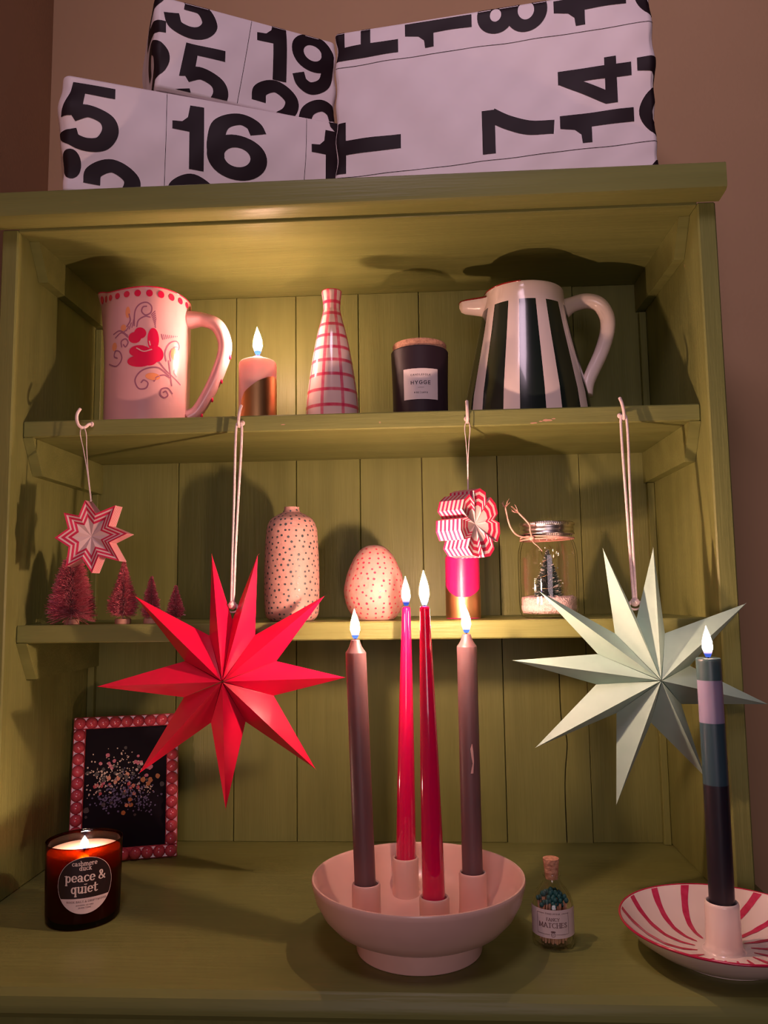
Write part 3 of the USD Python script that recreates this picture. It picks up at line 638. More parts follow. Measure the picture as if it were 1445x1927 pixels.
obj('flower_lines', decal(unary_union([LineString(spline(np.array(s) * K, 6)).buffer(.0008) for s in [[[-150, 1010], [-60, 968], [40, 1000]]]] + [LineString(np.array(s) * K).buffer(.0008) for s in ([[-70, 1075], [-40, 1045]], [[-25, 1095], [-10, 1050]], [[10, 1110], [22, 1060]])]), on_round(.0577, math.radians(-70), .0007)), jug_pink_m, J, smooth=True)


def rim_dot(s, z, rr):
    a = np.linspace(0, 2 * PI, 18, endpoint=False)
    ph = math.radians(-70) + s / .0577
    d = (ph % (2 * PI)) + rr * np.cos(a) / .0577
    x, y, zz = spout_mod(np.full(18, .0582), d, z + rr * 1.05 * np.sin(a))
    v = np.stack([x, y, zz], 1) * [1.006, 1.006, 1]
    x, y, zz = spout_mod(np.array([.0582]), np.array([ph % (2 * PI)]), np.array([z]))
    v = np.vstack([v, [(x[0] * 1.007, y[0] * 1.007, zz[0])]])
    return v, np.array([(18, i, (i + 1) % 18) for i in range(18)])


obj('painted_rim_dots', cat(*[rim_dot(-.0905 + .0151 * i, .1765, .0043) for i in range(22)]), jug_red_m, J, smooth=True, kind='stuff')
obj('rim_line', cat(*[tube(np.stack(spout_mod(np.full(97, .0568), np.linspace(0, 2 * PI, 97), np.full(97, .1856)), 1)[:-1], .0011, 8, closed=True)]), jug_red_m, J, smooth=True)
obj('foot_line', lathe([(.0576, .0005), (.0580, .0012), (.0576, .003)], 72, sharp=180)[0], jug_red_m, J, smooth=True)
obj('painted_handle_dots', cat(*[ball((q[0] + .0088, q[1] - .001, q[2] - .0035), .0035, 2, (.5, .8, 1.1)) for q in (hp[22], hp[31], hp[40], hp[48], hp[57])]), jug_red_m, J, smooth=True, kind='stuff')

# ---- pillar candle dipped in gold, lit
C1 = thing('pillar_candle', 'lit pale pink pillar candle with a gold dipped side between jug and bottle', 'candle', (.2914, .10, Z1), group=None)
put_lathe('body', [(.0001, 0), (.0250, 0), (.0258, .0012), (.0258, .086), (.0252, .0895), (.0235, .0915), (.019, .0935), (.012, .0955), (.007, .0985), (.0045, .1000), (.0001, .1003)], wax_pink, C1, sharp=50)
GD = Polygon([(-.060, .0012), (-.0304, .0125), (-.0290, .0339), (-.0230, .0438), (-.0130, .0513), (-.0024, .0587), (.0086, .0639), (.0200, .0675), (.0300, .066), (.045, .05), (.058, .0012)])
obj('gold_leaf', decal(GD.buffer(.002).buffer(-.002), on_round(.0258, math.radians(-70), .0003)), gold_m, C1, smooth=True)
wick(C1, (0, 0, .0998), .0055)
flame(C1, (0, 0, .1018), .0395, .0068, lean=(-.0012, 0), m=flame_small_m)

# ---- gingham bottle vase
B1 = thing('gingham_bottle', 'slender pink bottle vase painted with crimson gingham lines', 'vase', (.3920, .12, Z1))
gprof = [(.0368, 0), (.0372, .012), (.0366, .034), (.0345, .052), (.0305, .080), (.0262, .107), (.0202, .1375), (.0152, .1565), (.0124, .1700), (.0120, .1740), (.0126, .185), (.0142, .1975)]
bands = [.0045, .0255, .0475, .0695, .0900, .1090, .1270, .1440, .1610, .1780]
nod = {'uv': ('attribute', {'attribute': 'st'}), 's': ('separate_xyz', {}), 'tc': ('texture_coordinate', {}),
       'mu': ('math', {'math_type': 'multiply', 'value2': 8.0}), 'au': ('math', {'math_type': 'add', 'value2': 0.845}), 'fu': ('math', {'math_type': 'fraction'}),
       'su': ('math', {'math_type': 'subtract', 'value2': 0.5}), 'ab': ('math', {'math_type': 'absolute'}),
       'xy': ('vector_math', {'math_type': 'multiply', 'vector2': (1, 1, 0)}), 'ln': ('vector_math', {'math_type': 'length'}),
       'di': ('math', {'math_type': 'multiply'}), 'ru': ('map_range', {'from_min': 0.0030, 'from_max': 0.0025, 'to_min': 0.0, 'to_max': 1.0, 'clamp': True}),
       'mv': ('math', {'math_type': 'multiply', 'value2': 5.0}),
       'rv': ('rgb_ramp', {'ramp': [(0, (0, 0, 0))] + sum([[(b * 5 - .0135, (0, 0, 0)), (b * 5 - .0092, (1, 1, 1)), (b * 5 + .0092, (1, 1, 1)), (b * 5 + .0135, (0, 0, 0))] for b in bands], []) + [(1, (0, 0, 0))]}),
       'n': ('noise_texture', {'scale': 90.0, 'detail': 3}), 'rn': ('rgb_ramp', {'ramp': [(.3, (.72, .72, .72)), (.7, (1, 1, 1))]}),
       'k1': ('mix', {'mix_type': 'multiply', 'fac': 1.0}), 'k2': ('mix', {'mix_type': 'multiply', 'fac': 1.0}),
       'm1': ('mix', {'color1': (.80, .56, .55), 'color2': (.76, .09, .18)}), 'm2': ('mix', {'mix_type': 'mix', 'color2': (.70, .030, .105)}),
       'p': ('principled_bsdf', {'roughness': .16, 'coat_weight': .5, 'coat_roughness': .05})}
lk = [('uv.vector', 's.vector'), ('s.x', 'mu.value1'), ('mu.value', 'au.value1'), ('au.value', 'fu.value1'), ('fu.value', 'su.value1'), ('su.value', 'ab.value1'),
      ('tc.object', 'xy.vector1'), ('xy.vector', 'ln.vector1'), ('ab.value', 'di.value1'), ('ln.value', 'di.value2'), ('di.value', 'ru.value'),
      ('s.y', 'mv.value1'), ('mv.value', 'rv.fac'),
      ('tc.object', 'n.vector'), ('n.fac', 'rn.fac'), ('ru.result', 'k1.color1'), ('rn.color', 'k1.color2'), ('rv.color', 'k2.color1'), ('rn.color', 'k2.color2'),
      ('k1.color', 'm1.fac'), ('m1.color', 'm2.color1'), ('k2.color', 'm2.fac'), ('m2.color', 'p.base_color')]
ging_m = usdkit.material(stage, '/World/Looks/gingham_glaze', nod, lk, surface='p.BSDF')
gp = spline(gprof, 6)
put_lathe('body', [(.0001, 0)] + [(q[0], q[1] * .98) for q in gp] + [(.0138, .1950), (.0122, .1945), (.0105, .185), (.0100, .150), (.0001, .145)], ging_m, B1, n=80)
obj('rim_line', tube(np.stack([.0132 * np.cos(np.linspace(0, 2 * PI, 48, endpoint=False)), .0132 * np.sin(np.linspace(0, 2 * PI, 48, endpoint=False)), np.full(48, .1950)], 1), .0009, 8, closed=True), jug_red_m, B1, smooth=True)

# ---- dark jar candle with cork lid
D1 = thing('corked_jar_candle', 'matt aubergine jar candle with cork lid and white label', 'candle', (.5140, .11, Z1))
put_lathe('jar', [(.0001, 0), (.0355, 0), (.0372, .002), (.0378, .05), (.0390, .094), (.0392, .0985), (.0384, .1000), (.0001, .0998)], black_jar_m, D1, n=80)
put_lathe('cork_lid', [(.0001, .0998), (.0362, .0998), (.0368, .1010), (.0368, .1085), (.0358, .1104), (.0001, .1108)], cork_m, D1, n=64)
rj = lambda z: np.interp(z, [.002, .05, .094], [.0372, .0378, .0390])
a0 = math.radians(-88)
put = on_round(rj, a0, .0003)
lab = obj('label', decal(sbox(-.0238, .0265, .0238, .0680), put, .004, .05), label_m, D1, smooth=True)
tx = [affinity.translate(sans('CANDLEFOLK', .0026, 14), 0, .0582), affinity.translate(sans('HYGGE', .0050, 14), 0, .0465), affinity.translate(sans('8 OZ | 160 G', .0021, 6), 0, .0345), sbox(-.004, .0420, .004, .0423)]
obj('lettering', decal(unary_union(tx), on_round(rj, a0, .0005), .004, .05), mat('label_ink', (.03, .02, .03), .5), lab, smooth=True)

# ---- striped jug
SJ = thing('striped_jug', 'large cream jug with broad dark green stripes, handle and long spout', 'jug', (.6605, .13, Z1))
nod = {'uv': ('attribute', {'attribute': 'st'}), 's': ('separate_xyz', {}), 'mu': ('math', {'math_type': 'multiply', 'value2': 10.0}), 'au': ('math', {'math_type': 'add', 'value2': 0.055}), 'fu': ('math', {'math_type': 'fraction'}),
       'ru': ('rgb_ramp', {'interpolate': False, 'ramp': [(0, (0, 0, 0)), (.20, (1, 1, 1)), (.80, (0, 0, 0)), (1, (0, 0, 0))]}),
       'lt': ('math', {'math_type': 'less_than', 'value2': .1590}), 'mm': ('math', {'math_type': 'multiply'}),
       'mx': ('mix', {'color1': (.84, .70, .65), 'color2': (.012, .020, .017)}), 'p': ('principled_bsdf', {'roughness': .2, 'coat_weight': .4, 'coat_roughness': .05})}
lk = [('uv.vector', 's.vector'), ('s.x', 'mu.value1'), ('mu.value', 'au.value1'), ('au.value', 'fu.value1'), ('fu.value', 'ru.fac'), ('s.y', 'lt.value1'), ('ru.color', 'mm.value1'), ('lt.value', 'mm.value2'),
      ('mm.value', 'mx.fac'), ('mx.color', 'p.base_color')]
stripe_m = usdkit.material(stage, '/World/Looks/striped_glaze', nod, lk, surface='p.BSDF')
put_lathe('body', [(.0001, 0), (.086, 0), (.0880, .0015), (.0870, .008), (.0835, .035), (.0745, .078), (.0650, .122), (.0588, .154), (.0566, .165), (.0556, .175), (.0553, .1835), (.0541, .1855), (.0523, .1845), (.0515, .175), (.0535, .160), (.058, .14), (.078, .05), (.080, .006), (.0001, .005)], stripe_m, SJ, n=120)


def channel(cx0, cx1, zc):
    """The spout: an open trough of clay running out from the neck."""
    V, F, ns, nc = [], [], 16, 18
    outer, inner = [], []
    for i, t in enumerate(np.linspace(0, 1, ns)):
        x = cx0 + (cx1 - cx0) * t
        w = np.interp(t, [0, .25, .8, .94, 1], [.0220, .0165, .0125, .0100, .0030])
        d = np.interp(t, [0, .25, .8, .94, 1], [.0290, .0195, .0145, .0115, .0060])
        top = zc + .002 + .0035 * (1 - t) + .001 * t
        a = np.linspace(PI, 2 * PI, nc)
        outer.append(np.stack([np.full(nc, x), w * np.cos(a), top + d * np.sin(a)], 1))
        wi, di = max(w - .0032, .0012), max(d - .0034, .0018)
        inner.append(np.stack([np.full(nc, x - (.0026 if i == ns - 1 else 0) * np.sign(cx1 - cx0)), wi * np.cos(a[::-1]), top - .0002 + di * np.sin(a[::-1])], 1))
    rings = [np.vstack([o, q]) for o, q in zip(outer, inner)]
    n = 2 * nc
    V = np.vstack(rings)
    for i in range(ns - 1):
        for j in range(n):
            q, q1 = i * n + j, i * n + (j + 1) % n
            F += [(q, q1, q1 + n), (q, q1 + n, q + n)]
    e = (ns - 1) * n
    for j in range(nc - 1):
        F += [(e + j, e + j + 1, e + n - 2 - j), (e + j, e + n - 2 - j, e + n - 1 - j)]
    return V, np.array(F)


obj('spout', channel(-.048, -.0895, .1715), cream_glaze_m, SJ, smooth=60)
obj('spout_rim', cat(tube([(-.046, -.0178, .1790), (-.058, -.0148, .1778), (-.080, -.0108, .1762), (-.0870, -.0065, .1757), (-.0890, 0, .1756), (-.0870, .0065, .1757), (-.080, .0108, .1762), (-.058, .0148, .1778), (-.046, .0178, .1790)], .0017, 8)), red_rim_m, SJ, smooth=True)
a = np.linspace(math.radians(100), math.radians(260), 40)
obj('rim_line', tube(np.stack([.0540 * np.cos(a), .0540 * np.sin(a), np.full(40, .1852)], 1), .0014, 8), red_rim_m, SJ, smooth=True)
hp = spline([(.052, 0, .161), (.066, 0, .1685), (.086, 0, .1735), (.104, 0, .1680), (.1140, 0, .150), (.1135, 0, .128), (.1045, 0, .100), (.0925, 0, .075), (.0835, 0, .055), (.0800, 0, .040)], 8)
obj('handle', tube(hp, np.interp(np.linspace(0, 1, len(hp)), [0, .12, .5, .85, 1], [.0145, .0108, .0104, .0092, .0105]), 20, up=[0, 1, 0]), cream_glaze_m, SJ, smooth=True)
HS = decal(sbox(-.0105, .002, .0105, .110), on_round(lambda z: np.interp(z, [0, .008, .035, .078, .122], [.0880, .0870, .0835, .0745, .0650]), 0.0, .0006), .003, .012)
obj('handle_stripe', HS, cream_glaze_m, SJ, smooth=True)

# ================================================================== SECOND SHELF
# ---- bottle-brush trees
tree_m = noisy('raspberry_bristle', (.50, .014, .060), (.80, .22, .28), .28, (420, 420, 420), sheen_weight=.3)
disc_m = noisy('tree_base_wood', (.42, .20, .14), (.52, .27, .20), .6, (200, 40, 200))
wire_m = mat('twisted_wire', (.45, .36, .33), .35, metallic=1.0)
pine_m = noisy('frosted_pine_bristle', (.012, .035, .028), (.07, .11, .10), .4, (200, 200, 200))


def bristles(z0, h, prof, n, seed, width=.00035, tiers=11, droop=.25):
    r = np.random.RandomState(seed)
    t = r.rand(n) ** 1.15
    z = z0 + t * h
    R = np.interp(t, [q[0] for q in prof], [q[1] for q in prof]) * (.80 + .28 * r.rand(n)) * (1 + .07 * np.sin(t * tiers * 2 * PI))
    a = r.rand(n) * 2 * PI
    tilt = r.normal(.10, droop, n)
    d = np.stack([np.cos(a) * np.cos(tilt), np.sin(a) * np.cos(tilt), np.sin(tilt)], 1)
    p0 = np.stack([0 * z, 0 * z, z], 1)
    p1 = p0 + d * R[:, None] + r.normal(0, .0006, (n, 3))
    tan = np.stack([-np.sin(a), np.cos(a), 0 * a], 1)
    sp = r.rand(n) * PI
    w = (tan * np.cos(sp)[:, None] + np.cross(d, tan) * np.sin(sp)[:, None]) * width
    V = np.stack([p0 - w, p0 + w, p1 + w * .8, p1 - w * .8], 1).reshape(-1, 3)
    q = np.arange(n)[:, None] * 4
    return V, np.vstack([q + [0, 1, 2], q + [0, 2, 3]])


def brush_tree(label, loc, base_r, h, z0, prof, n, seed, m=tree_m, group='raspberry bottle-brush trees'):
    t = thing('bottle_brush_tree', label, 'tree', loc, group)
    put_lathe('wooden_base', [(.0001, 0), (base_r, 0), (base_r + .0002, .0006), (base_r + .0002, .0060), (base_r - .0004, .0066), (.0001, .0066)], disc_m, t, n=32)
    zz = np.linspace(.006, h - .001, 30)
    obj('wire_stem', tube(np.stack([.0005 * np.cos(zz * 1500), .0005 * np.sin(zz * 1500), zz], 1), .0007, 6), wire_m, t, smooth=True)
    obj('bristle_crown', bristles(z0, h - z0, prof, n, seed), m, t, kind='stuff')
    return t


brush_tree('widest and tallest raspberry bottle-brush tree, under the striped paper star', (.0573, .058, 0), .0095, .0905, .012, [(0, .0290), (.08, .0300), (.35, .0245), (.65, .0185), (.85, .012), (1, .003)], 6500, 1)
brush_tree('slim raspberry bottle-brush tree with a long spike top', (.1255, .058, 0), .0098, .0815, .012, [(0, .0125), (.06, .0185), (.18, .0195), (.45, .0125), (.62, .0085), (.72, .0072), (.84, .0042), (1, .0016)], 4200, 2)
brush_tree('short raspberry bottle-brush tree partly hidden by the red star tip', (.1615, .060, 0), .0091, .0600, .009, [(0, .009), (.10, .0135), (.35, .0105), (.7, .006), (1, .0016)], 2800, 3)
brush_tree('smallest raspberry bottle-brush tree at the end of the row', (.1905, .070, 0), .0070, .0480, .0085, [(0, .0080), (.12, .0125), (.35, .0095), (.7, .005), (1, .0014)], 2200, 4)


def dots_on(prof, rows, seed, r_dot, m_gap):
    """Small painted dots scattered over a lathe profile."""
    p = spline(prof, 10)
    d = np.concatenate([[0], np.cumsum(np.linalg.norm(np.diff(p, axis=0), axis=1))])
    rr = random.Random(seed)
    V, F, n = [], [], 0
    for k in range(rows):
        s = (k + .5) / rows * d[-1]
        R0 = np.interp(s, d, p[:, 0])
        cnt = max(3, int(2 * PI * R0 / m_gap))
        for j in range(cnt):
            s1 = s + rr.uniform(-.26, .26) * d[-1] / rows
            R, z = np.interp(s1, d, p[:, 0]), np.interp(s1, d, p[:, 1])
            R2, z2 = np.interp(s1 + 1e-3, d, p[:, 0]), np.interp(s1 + 1e-3, d, p[:, 1])
            ph = 2 * PI * (j + .5 * (k % 2) + rr.uniform(-.24, .24)) / cnt
            up = np.array([(R2 - R) * math.cos(ph), (R2 - R) * math.sin(ph), z2 - z]); up /= max(np.linalg.norm(up), 1e-9)
            tg = np.array([-math.sin(ph), math.cos(ph), 0]); nm = np.cross(tg, up)
            c = np.array([R * math.cos(ph), R * math.sin(ph), z]) + nm * .00025
            q = r_dot * rr.uniform(.8, 1.15)
            al = np.linspace(0, 2 * PI, 10, endpoint=False) + rr.random()
            ring = c + q * (np.cos(al)[:, None] * tg + np.sin(al)[:, None] * up * rr.uniform(.85, 1.1)) - nm * .00006
            V += [c[None], ring]
            F += [(n, n + 1 + i, n + 1 + (i + 1) % 10) for i in range(10)]
            n += 11
    return np.vstack(V), np.array(F)


clay_m = noisy('unglazed_pink_clay', (.47, .25, .21), (.51, .275, .235), .6, (50, 50, 50), bump=.12, bscale=(140, 140, 140))
DV = thing('dotted_vase', 'tall pale pink vase covered in small slate grey dots', 'vase', (.3400, .09, 0.0003))
vp = [(.0290, .0008), (.0335, .006), (.0356, .016), (.0364, .045), (.0358, .080), (.0342, .112), (.0325, .124), (.0278, .1335), (.0190, .1395), (.0130, .1425)]
put_lathe('body', [(.0001, 0), (.0280, 0)] + [tuple(q) for q in spline(vp, 6)] + [(.0108, .1440), (.0098, .1485), (.0102, .1500), (.0088, .1505), (.0080, .147), (.0080, .13), (.0001, .128)], clay_m, DV, n=72, sharp=45)
obj('painted_dots', dots_on(vp + [(.0100, .1480)], 21, 5, .00155, .0086), mat('slate_dot_paint', (.055, .068, .075), .35), DV, kind='stuff')
EV = thing('egg_vase', 'egg-shaped pink ornament covered in small crimson dots', 'ornament', (.4495, .09, 0.0003))
ep = [(.0250, .0008), (.0300, .006), (.0366, .018), (.0400, .034), (.0396, .044), (.0357, .0605), (.0300, .074), (.0246, .0840), (.0170, .0925), (.0095, .0968), (.0001, .0980)]
put_lathe('body', [(.0001, 0), (.0240, 0)] + [tuple(q) for q in spline(ep, 6)], clay_m, EV, n=72, sharp=50)
obj('painted_dots', dots_on(ep[:-1], 15, 9, .00150, .0100), mat('crimson_dot_paint', (.58, .035, .075), .35), EV, kind='stuff')

# ---- hot pink pillar
C2 = thing('pillar_candle', 'unlit hot pink pillar candle with a gold dipped foot below the pleated paper ornament', 'candle', (.5658, .11, 0.0002))
put_lathe('body', [(.0001, 0), (.0222, 0), (.0229, .0010), (.0229, .078), (.0222, .0815), (.0200, .0835), (.0120, .0850), (.0001, .0855)], wax_hot, C2, sharp=50)
GD = Polygon([(-.0700, .001), (-.0700, .052), (-.0392, .0435), (-.0263, .0333), (-.0177, .0287), (-.0084, .0276), (.0010, .0288), (.0103, .0338), (.0265, .0429), (.070, .052), (.070, .001)])
obj('gold_leaf', decal(GD.buffer(.003).buffer(-.003), on_round(.0229, math.radians(-70), .0003)), gold_m, C2, smooth=True)
wick(C2, (0, 0, .0852), .006)

# ---- snow jar
glass_m = thin_glass('clear_jar_glass', (.985, .97, .965), (.22, .20, .19))
steel_m = mat('tin_lid_metal', (.62, .58, .58), .28, metallic=1.0)
twine_m = noisy('pink_twine', (.62, .30, .24), (.80, .44, .36), .8, (500, 500, 500))
MJ = thing('snow_jar', 'glass preserving jar with metal lid holding snow, tied with pink twine', 'jar', (.6757, .09, 0.0003))
jp = [(.0001, .0012), (.024, .0012), (.0300, 0), (.0345, .0022), (.0370, .0075), (.0380, .018), (.0385, .045), (.0383, .076), (.0376, .086), (.0352, .0955), (.0325, .1015), (.0315, .1050), (.0320, .1065), (.0320, .116), (.0300, .1165), (.0298, .106), (.0300, .1020), (.0330, .0940), (.0352, .0845), (.0358, .075), (.0360, .045), (.0356, .018), (.0343, .0085), (.0300, .0052), (.0001, .0048)]
put_lathe('glass', jp, glass_m, MJ, n=72, sharp=60)
knurl = lambda r, th, z: ((r + .00028 * np.cos(90 * th) * ((z > .1185) & (z < .1225))) * np.cos(th), (r + .00028 * np.cos(90 * th) * ((z > .1185) & (z < .1225))) * np.sin(th), z)
put_lathe('lid_band', [(.0333, .1072), (.0352, .1070), (.0357, .1080), (.0353, .1092), (.0344, .1104), (.0346, .1120), (.0351, .1135), (.0346, .1150), (.0345, .1170), (.0350, .1185), (.0354, .1195), (.0354, .1215), (.0350, .1226), (.0340, .1232), (.0305, .1233), (.0305, .1222), (.0333, .1220), (.0333, .1072)], steel_m, MJ, n=360, mod=knurl, sharp=55)
put_lathe('lid_disc', [(.0001, .1222), (.029, .1223), (.0306, .1230), (.0315, .1226), (.0320, .1215), (.0001, .1210)], steel_m, MJ, n=64)
(v, f), _ = lathe([(.0001, .0052), (.0335, .0056), (.0352, .012), (.0355, .021), (.0345, .0255), (.030, .0270), (.020, .0268), (.010, .0272), (.0001, .0270)], 60, sharp=120)
nz = .0014 * np.sin(v[:, 0] * 520 + 1) * np.sin(v[:, 1] * 470) + .0009 * np.sin(v[:, 0] * 1400) * np.sin(v[:, 1] * 1250 + 2)
v[:, 2] += nz * (v[:, 2] > .02)
obj('snow', (v, f), noisy('fake_snow', (.70, .50, .48), (.86, .68, .66), .8, (300, 300, 300), bump=.8, bscale=(500, 500, 500)), MJ, smooth=True)
rg = np.linspace(0, 2 * PI, 60, endpoint=False)
obj('twine', cat(tube(np.stack([.0340 * np.cos(rg), .0340 * np.sin(rg), .1030 + .0012 * np.sin(rg * 2)], 1), .0011, 8, closed=True),
                 tube(np.stack([.0344 * np.cos(rg), .0344 * np.sin(rg), .1010 + .0010 * np.cos(rg)], 1), .0010, 8, closed=True),
                 tube(spline([(-.022, -.0285, .101), (-.034, -.034, .1025), (-.0440, -.0400, .1055), (-.0510, -.0430, .1145), (-.0545, -.0440, .1260), (-.0570, -.0450, .1392)], 8), .0011, 8),
                 tube(spline([(-.022, -.0285, .101), (-.0262, -.0400, .1090), (-.0270, -.0430, .1160), (-.0315, -.0440, .1225), (-.0405, -.0450, .1320)], 8), .0011, 8),
                 tube(spline([(-.022, -.029, .101), (-.0230, -.0385, .0955), (-.0170, -.0395, .0900), (-.0120, -.0392, .0840)], 8), .0006, 6),
                 ball((-.0235, -.030, .1012), .0034, 2)), twine_m, MJ, smooth=True)
fr = np.random.RandomState(4)
frays = []
for c, d in (((-.0570, -.0450, .1392), (-.2, 0, 1)), ((-.0405, -.0450, .1320), (-.8, 0, .8))):
    for _ in range(14):
        e = np.array(c) + (np.array(d) + fr.normal(0, .45, 3)) * .0065
        frays.append(tube([c, (np.array(c) + e) / 2 + fr.normal(0, .0008, 3), e], .00022, 4))
obj('frayed_ends', cat(*frays), twine_m, MJ)
JT = thing('jar_tree', 'tiny frosted green bottle-brush tree standing in snow inside the glass jar', 'tree', (.6757, .09, .0255))
obj('wire_stem', tube([(0, 0, 0), (0, 0, .062)], .0009, 8), wire_m, JT, smooth=True)
obj('bristle_crown', bristles(.001, .061, [(0, .0175), (.2, .0165), (.5, .0105), (.8, .005), (1, .0012)], 3800, 6, .0004, 7), pine_m, JT, kind='stuff')
obj('frosted_tips', bristles(.003, .060, [(0, .0182), (.2, .0172), (.5, .0110), (.8, .0052), (1, .0014)], 420, 16, .00045, 7), mat('frost', (.62, .60, .58), .6), JT, kind='stuff')
FL = thing('fairy_wire', 'thin gold wire of tiny fairy lights coiled round the tree in the jar', 'string lights', (.6757, .09, .0255))
tt = np.linspace(0, 1, 90)
wp = np.stack([(.0215 - .0165 * tt) * np.cos(tt * 8 * PI + 1), (.0215 - .0165 * tt) * np.sin(tt * 8 * PI + 1), .006 + .064 * tt + .003 * np.sin(tt * 31)], 1)
obj('wire', tube(wp, .00028, 5), mat('gold_wire', (.80, .50, .26), .25, metallic=1.0), FL, smooth=True)
for i in range(6, 90, 12):
    obj('light_bead', ball(wp[i], .0011, 1), mat('clear_bead_%d' % i, (.55, .72, .68), .1, coat_weight=1.0), FL, smooth=True)

# ================================================================== HANGING ORNAMENTS


def hook(label, x, z, turn, yaw=0.0):
    t = thing('cup_hook', label, 'hook', (x, REC - .0004, z), 'white cup hooks along the shelf edge', rotz=yaw, roty=turn)
    p = spline([(0, 0, 0), (0, -.006, -.0005), (0, -.0105, -.0045), (0, -.0155, -.0070), (0, -.0205, -.0040), (0, -.0222, .0040), (0, -.0205, .0120), (0, -.0165, .0185)], 6)
    obj('hook_wire', tube(p, .0020, 12), hook_m, t, smooth=True)
    obj('hook_tip', ball(p[-1], .0021, 2), hook_m, t, smooth=True)
    obj('collar', ball((0, -.0022, 0), .0036, 2, (1, .6, 1)), hook_m, t, smooth=True)
    a, b = math.radians(turn), math.radians(yaw)
    q = p[18]
    q = np.array([q[0] * math.cos(a) + q[2] * math.sin(a), q[1], -q[0] * math.sin(a) + q[2] * math.cos(a)])
    return np.array([x + q[0] * math.cos(b) - q[1] * math.sin(b), REC - .0004 + q[0] * math.sin(b) + q[1] * math.cos(b), z + q[2]])


h1 = hook('white cup hook holding the striped paper star, twisted sideways', .0935, .2555, -14, -38)
h2 = hook('white cup hook holding the glossy red star', .2880, .2520, 6)
h3 = hook('white cup hook holding the pleated paper ornament', .5720, .2500, 0)
h4 = hook('white cup hook holding the mint green star', .7610, .2490, -8)


def cord_loop(parent, top, end, r, gap, name='cord', knot=None):
    """Two strands from a hook down to a point (world coordinates)."""
    top, end = np.asarray(top, float), np.asarray(end, float)
    pts = []
    L = np.linalg.norm(top - end)
    d = np.array([gap, 0, 0])
    left = [end - d * .35, end * .75 + top * .25 - d * .55, end * .45 + top * .55 - d * .7 + [0, .0006, 0], end * .12 + top * .88 - d * .95]
    right = [end + d * .35, end * .70 + top * .30 + d * .40 + [0, -.0006, 0], end * .40 + top * .60 + d * .62, end * .12 + top * .88 + d * .95]
    over = [top + [-gap * .8, 0, .001], top + [0, 0, .0016 + r], top + [gap * .8, 0, .001]]
    p = spline(np.array(left + over + right[::-1]), 10)
    return obj(name, tube(p, r, 8), cord_m, parent, smooth=True, world=True)


def paper_star(label, centre, tips, valleys, tilt, m, tf, tb, hookp, bead, curl, dy=0.0):
    k0 = (centre[1] + dy - EYE[1]) / (centre[1] - EYE[1])
    c = EYE + (np.asarray(centre, float) - EYE) * k0
    tips, valleys, bead = np.array(tips) * k0, np.array(valleys) * k0, EYE + (np.asarray(bead, float) - EYE) * k0
    s = thing('paper_star', label, 'star', c, 'big folded paper stars')

    def at(q):
        y = tilt * q[0]
        k = (c[1] + y - EYE[1]) / (c[1] - EYE[1])
        w = EYE + (c + [q[0], 0, q[1]] - EYE) * k
        return w - c
    Tp = [at(q) for q in tips]; Vp = [at(q) for q in valleys]
    F, B = np.array([0, -tf, 0]), np.array([0, tb, 0])
    n = len(tips)
    for i in range(n):
        Tt, a, b = Tp[i], Vp[i - 1], Vp[i]
        d = Tt / np.linalg.norm(Tt)
        f, k = F + d * .0012, B + d * .0012
        ridge_f = f * .5 + Tt * .5 + np.array([0, -.0012, 0]); ridge_b = k * .5 + Tt * .5 + np.array([0, .0012, 0])
        cv = curl[i] if curl else None
        tip = Tt + (np.array([cv[0], 0, cv[1]]) if cv is not None else d * .002)
        V = np.array([f, k, a, b, Tt + [0, -.0008, 0], Tt + [0, .0008, 0], tip, ridge_f, ridge_b])
        Fc = [(0, 2, 7), (2, 4, 7), (0, 7, 3), (7, 4, 3), (1, 8, 2), (8, 5, 2), (1, 3, 8), (3, 5, 8), (2, 5, 4), (3, 4, 5), (4, 6, 5), (0, 1, 2), (0, 3, 1)]
        obj('star_point', (V, np.array(Fc)), m, s)
    bc = np.asarray(bead, float)
    obj('bead', ball(bc, .0052, 3), bead_m, s, smooth=True, world=True)
    obj('bead_hub', ball(bc + [-.0005, -.0045, .0008], .0021, 2), mat('bead_eye_' + s.path[-3:].strip('/'), (.80, .66, .66), .1, coat_weight=1), s, smooth=True, world=True)
    obj('hanging_knot', tube(spline(np.array([bc + [-.005, 0, .001], bc + [-.0062, 0, -.006], bc + [0, .001, -.0085], bc + [.0062, 0, -.006], bc + [.005, 0, .001]]), 6), .0013, 8), cord_m, s, smooth=True, world=True)
    cord_loop(s, hookp, bc + [0, 0, .003], .00165, .0040)
    return s


RT = [(-.0227, .1480), (.0335, .1470), (.1150, .0970), (.1396, .0002), (.1028, -.1050), (-.0035, -.1510), (-.1084, -.1102), (-.1620, -.0082), (-.1169, .0995)]
RV = [(.0030, .0700), (.0308, .0514), (.0566, .0202), (.0534, -.0204), (.0196, -.0506), (-.0222, -.0517), (-.0554, -.0216), (-.0547, .0212), (-.0250, .0514)]
GT = [(-.0506, .1500), (.0078, .1503), (.1107, .0840), (.1290, -.0312), (.0534, -.1119), (-.0476, -.1427), (-.1369, -.0787), (-.1612, .0210), (-.1272, .1015)]
GV = [(-.0152, .0683), (.0165, .0507), (.0432, .0131), (.0312, -.0305), (-.0043, -.0514), (-.0432, -.0404), (-.0650, -.0074), (-.0618, .0275), (-.0411, .0513)]
paper_star('glossy red folded paper star with nine points hanging from a white cord', (.2801, 0, -.0649), RT, RV, .12, star_red_m, .034, .026, h2, (.2828, .001, .0225),
           [(-.0006, .003), (.0030, .0030), (.0040, .0020), (.003, 0), (.002, -.0025), (0, -.003), (-.003, -.0015), (-.003, 0), (-.003, .002)])
